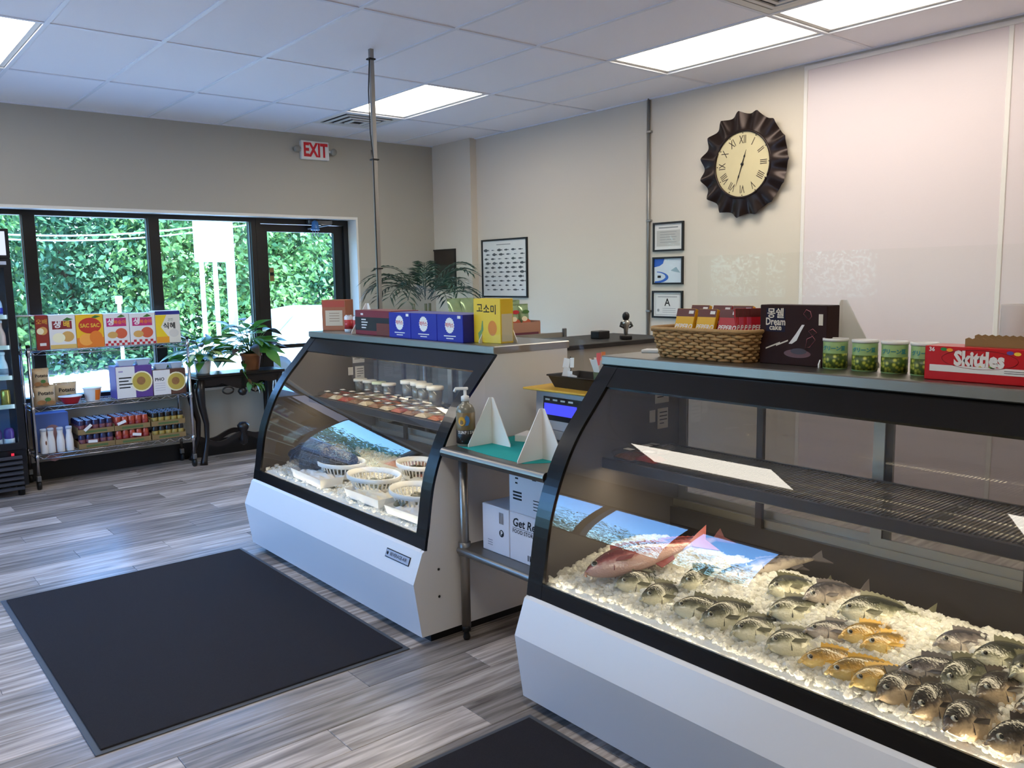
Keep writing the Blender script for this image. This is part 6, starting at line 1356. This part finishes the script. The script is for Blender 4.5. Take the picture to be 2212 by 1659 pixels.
# cash desk with a black top
t = thing('cash_desk', 'grey fronted cash desk with a black top behind the cases', 'desk', (3.75, 3.9, 0))
MB().box(-.72, .62, -.28, .25, .02, 1.175).build('cabinet', C('desk_grey', 150, 146, 138, .5), t); MB().cbox(-.74, .64, -.30, .27, 1.175, 1.205, .004).build('desk_top', M['black'], t); MB().box(-.70, .60, -.26, .23, 0, .02).build('plinth', M['black'], t)
q = ony(1352, 733, 3.68)
t = thing('figurine', 'black and silver figurine standing on the cash desk', 'figurine', (q.x, 3.68, 1.205), -.6)
M['silver'] = mat('pewter', lin(170, 168, 158), .3, .8)
MB().cbox(-.035, .035, -.03, .03, 0, .025, .004).build('plinth', M['black'], t)
MB().lathe([(0, .025), (.012, .03), (.014, .06), (.022, .085), (.03, .1), (.026, .115), (.014, .125), (0, .128)], 12).build('body', M['silver'], t)
MB().lathe([(0, .115), (.012, .12), (.02, .13), (.024, .145), (.022, .16), (.012, .172), (0, .175)], 14).build('head', M['black'], t)
for s_ in (-1, 1): MB().tube([(s_*.026, 0, .108), (s_*.038, -.012, .085), (s_*.018, -.024, .075)], [.009, .008, .006], 7).build('arm', M['black'], t)
tag(MB().cbox(-.05, .05, -.04, .04, 0, .05, .004).build('small_black_box', M['black'], None, (q.x-.05, 3.86, 1.205)), 'small black box on the cash desk behind the figurine', 'box')
# cup and slips in the black tray
t = thing('pencil_cup', 'green cup stuffed with white slips and coloured tags', 'cup', (2.66, 2.60, TZ+.238))
MB().lathe([(0, 0), (.03, 0), (.036, .07), (.033, .07), (.028, .004), (0, .004)], 16).build('cup', C('cup_green', 70, 84, 58, .5), t)
for k in range(6):
    a_ = k*1.05; MB().add([(.01*math.cos(a_)-.016*math.sin(a_), .01*math.sin(a_)+.016*math.cos(a_), .02), (.01*math.cos(a_)+.016*math.sin(a_), .01*math.sin(a_)-.016*math.cos(a_), .02), (.05*math.cos(a_)+.02*math.sin(a_), .05*math.sin(a_)-.02*math.cos(a_), .125), (.05*math.cos(a_)-.02*math.sin(a_), .05*math.sin(a_)+.02*math.cos(a_), .13)], [(0,1,2,3)]).build('paper_slip', M['paper'], t)
for k, cl_ in enumerate(((226, 110, 120), (220, 130, 80))): MB().box(-.03+.05*k, -.005+.05*k, -.002+.02*k, .0+.02*k, .1, .155).build('coloured_tag', C('tag_%d' % k, *cl_, .6), t)
t = thing('receipt_stand', 'thin stand with clipped white receipts beside the green cup', 'receipts', (2.62, 2.755, TZ+.238))
MB().tube([(0, 0, 0), (0, 0, .13)], .003, 6).lathe([(0, 0), (.025, 0), (.025, .004), (0, .004)], 14).build('spike', M['black'], t)
for k, (dy, dz, an) in enumerate(((.02, .1, .3), (-.02, .105, -.2), (.015, .06, .5), (-.012, .045, -.1), (-.03, .03, .6))):
    o = MB().box(-.001, .001, -.016, .016, -.022, .022).build('receipt', M['paper'], t); o.location = (-.006-.003*k, dy, dz); o.rotation_euler = (an*.5, .1, an)
# slips and card reader on the second counter
q = onz(1340, 770, TOPZ)
tag(MB().cbox(-.07, .07, -.035, .035, 0, .012, .002).build('paper_slips', M['paper'], None, (2.60, 2.21, TOPZ), FX+.4), 'bundle of white paper slips at the counter corner', 'paper')
t = thing('card_reader', 'small black card reader behind the straw basket', 'card reader', (2.73, 2.20, TOPZ), FX)
MB().cbox(-.035, .035, -.05, .05, 0, .03, .005).build('base', M['black'], t); MB().prism([(-.04, .03), (.04, .03), (.05, .10), (.03, .105)], 'x', -.035, .035).build('screen_head', C('reader_blue', 26, 28, 48, .3), t)
# crumpled clear wrap behind the basket
finish_texts()
for loc, lb in CANS[1:]: dup(CANPROTO, loc, label=lb)
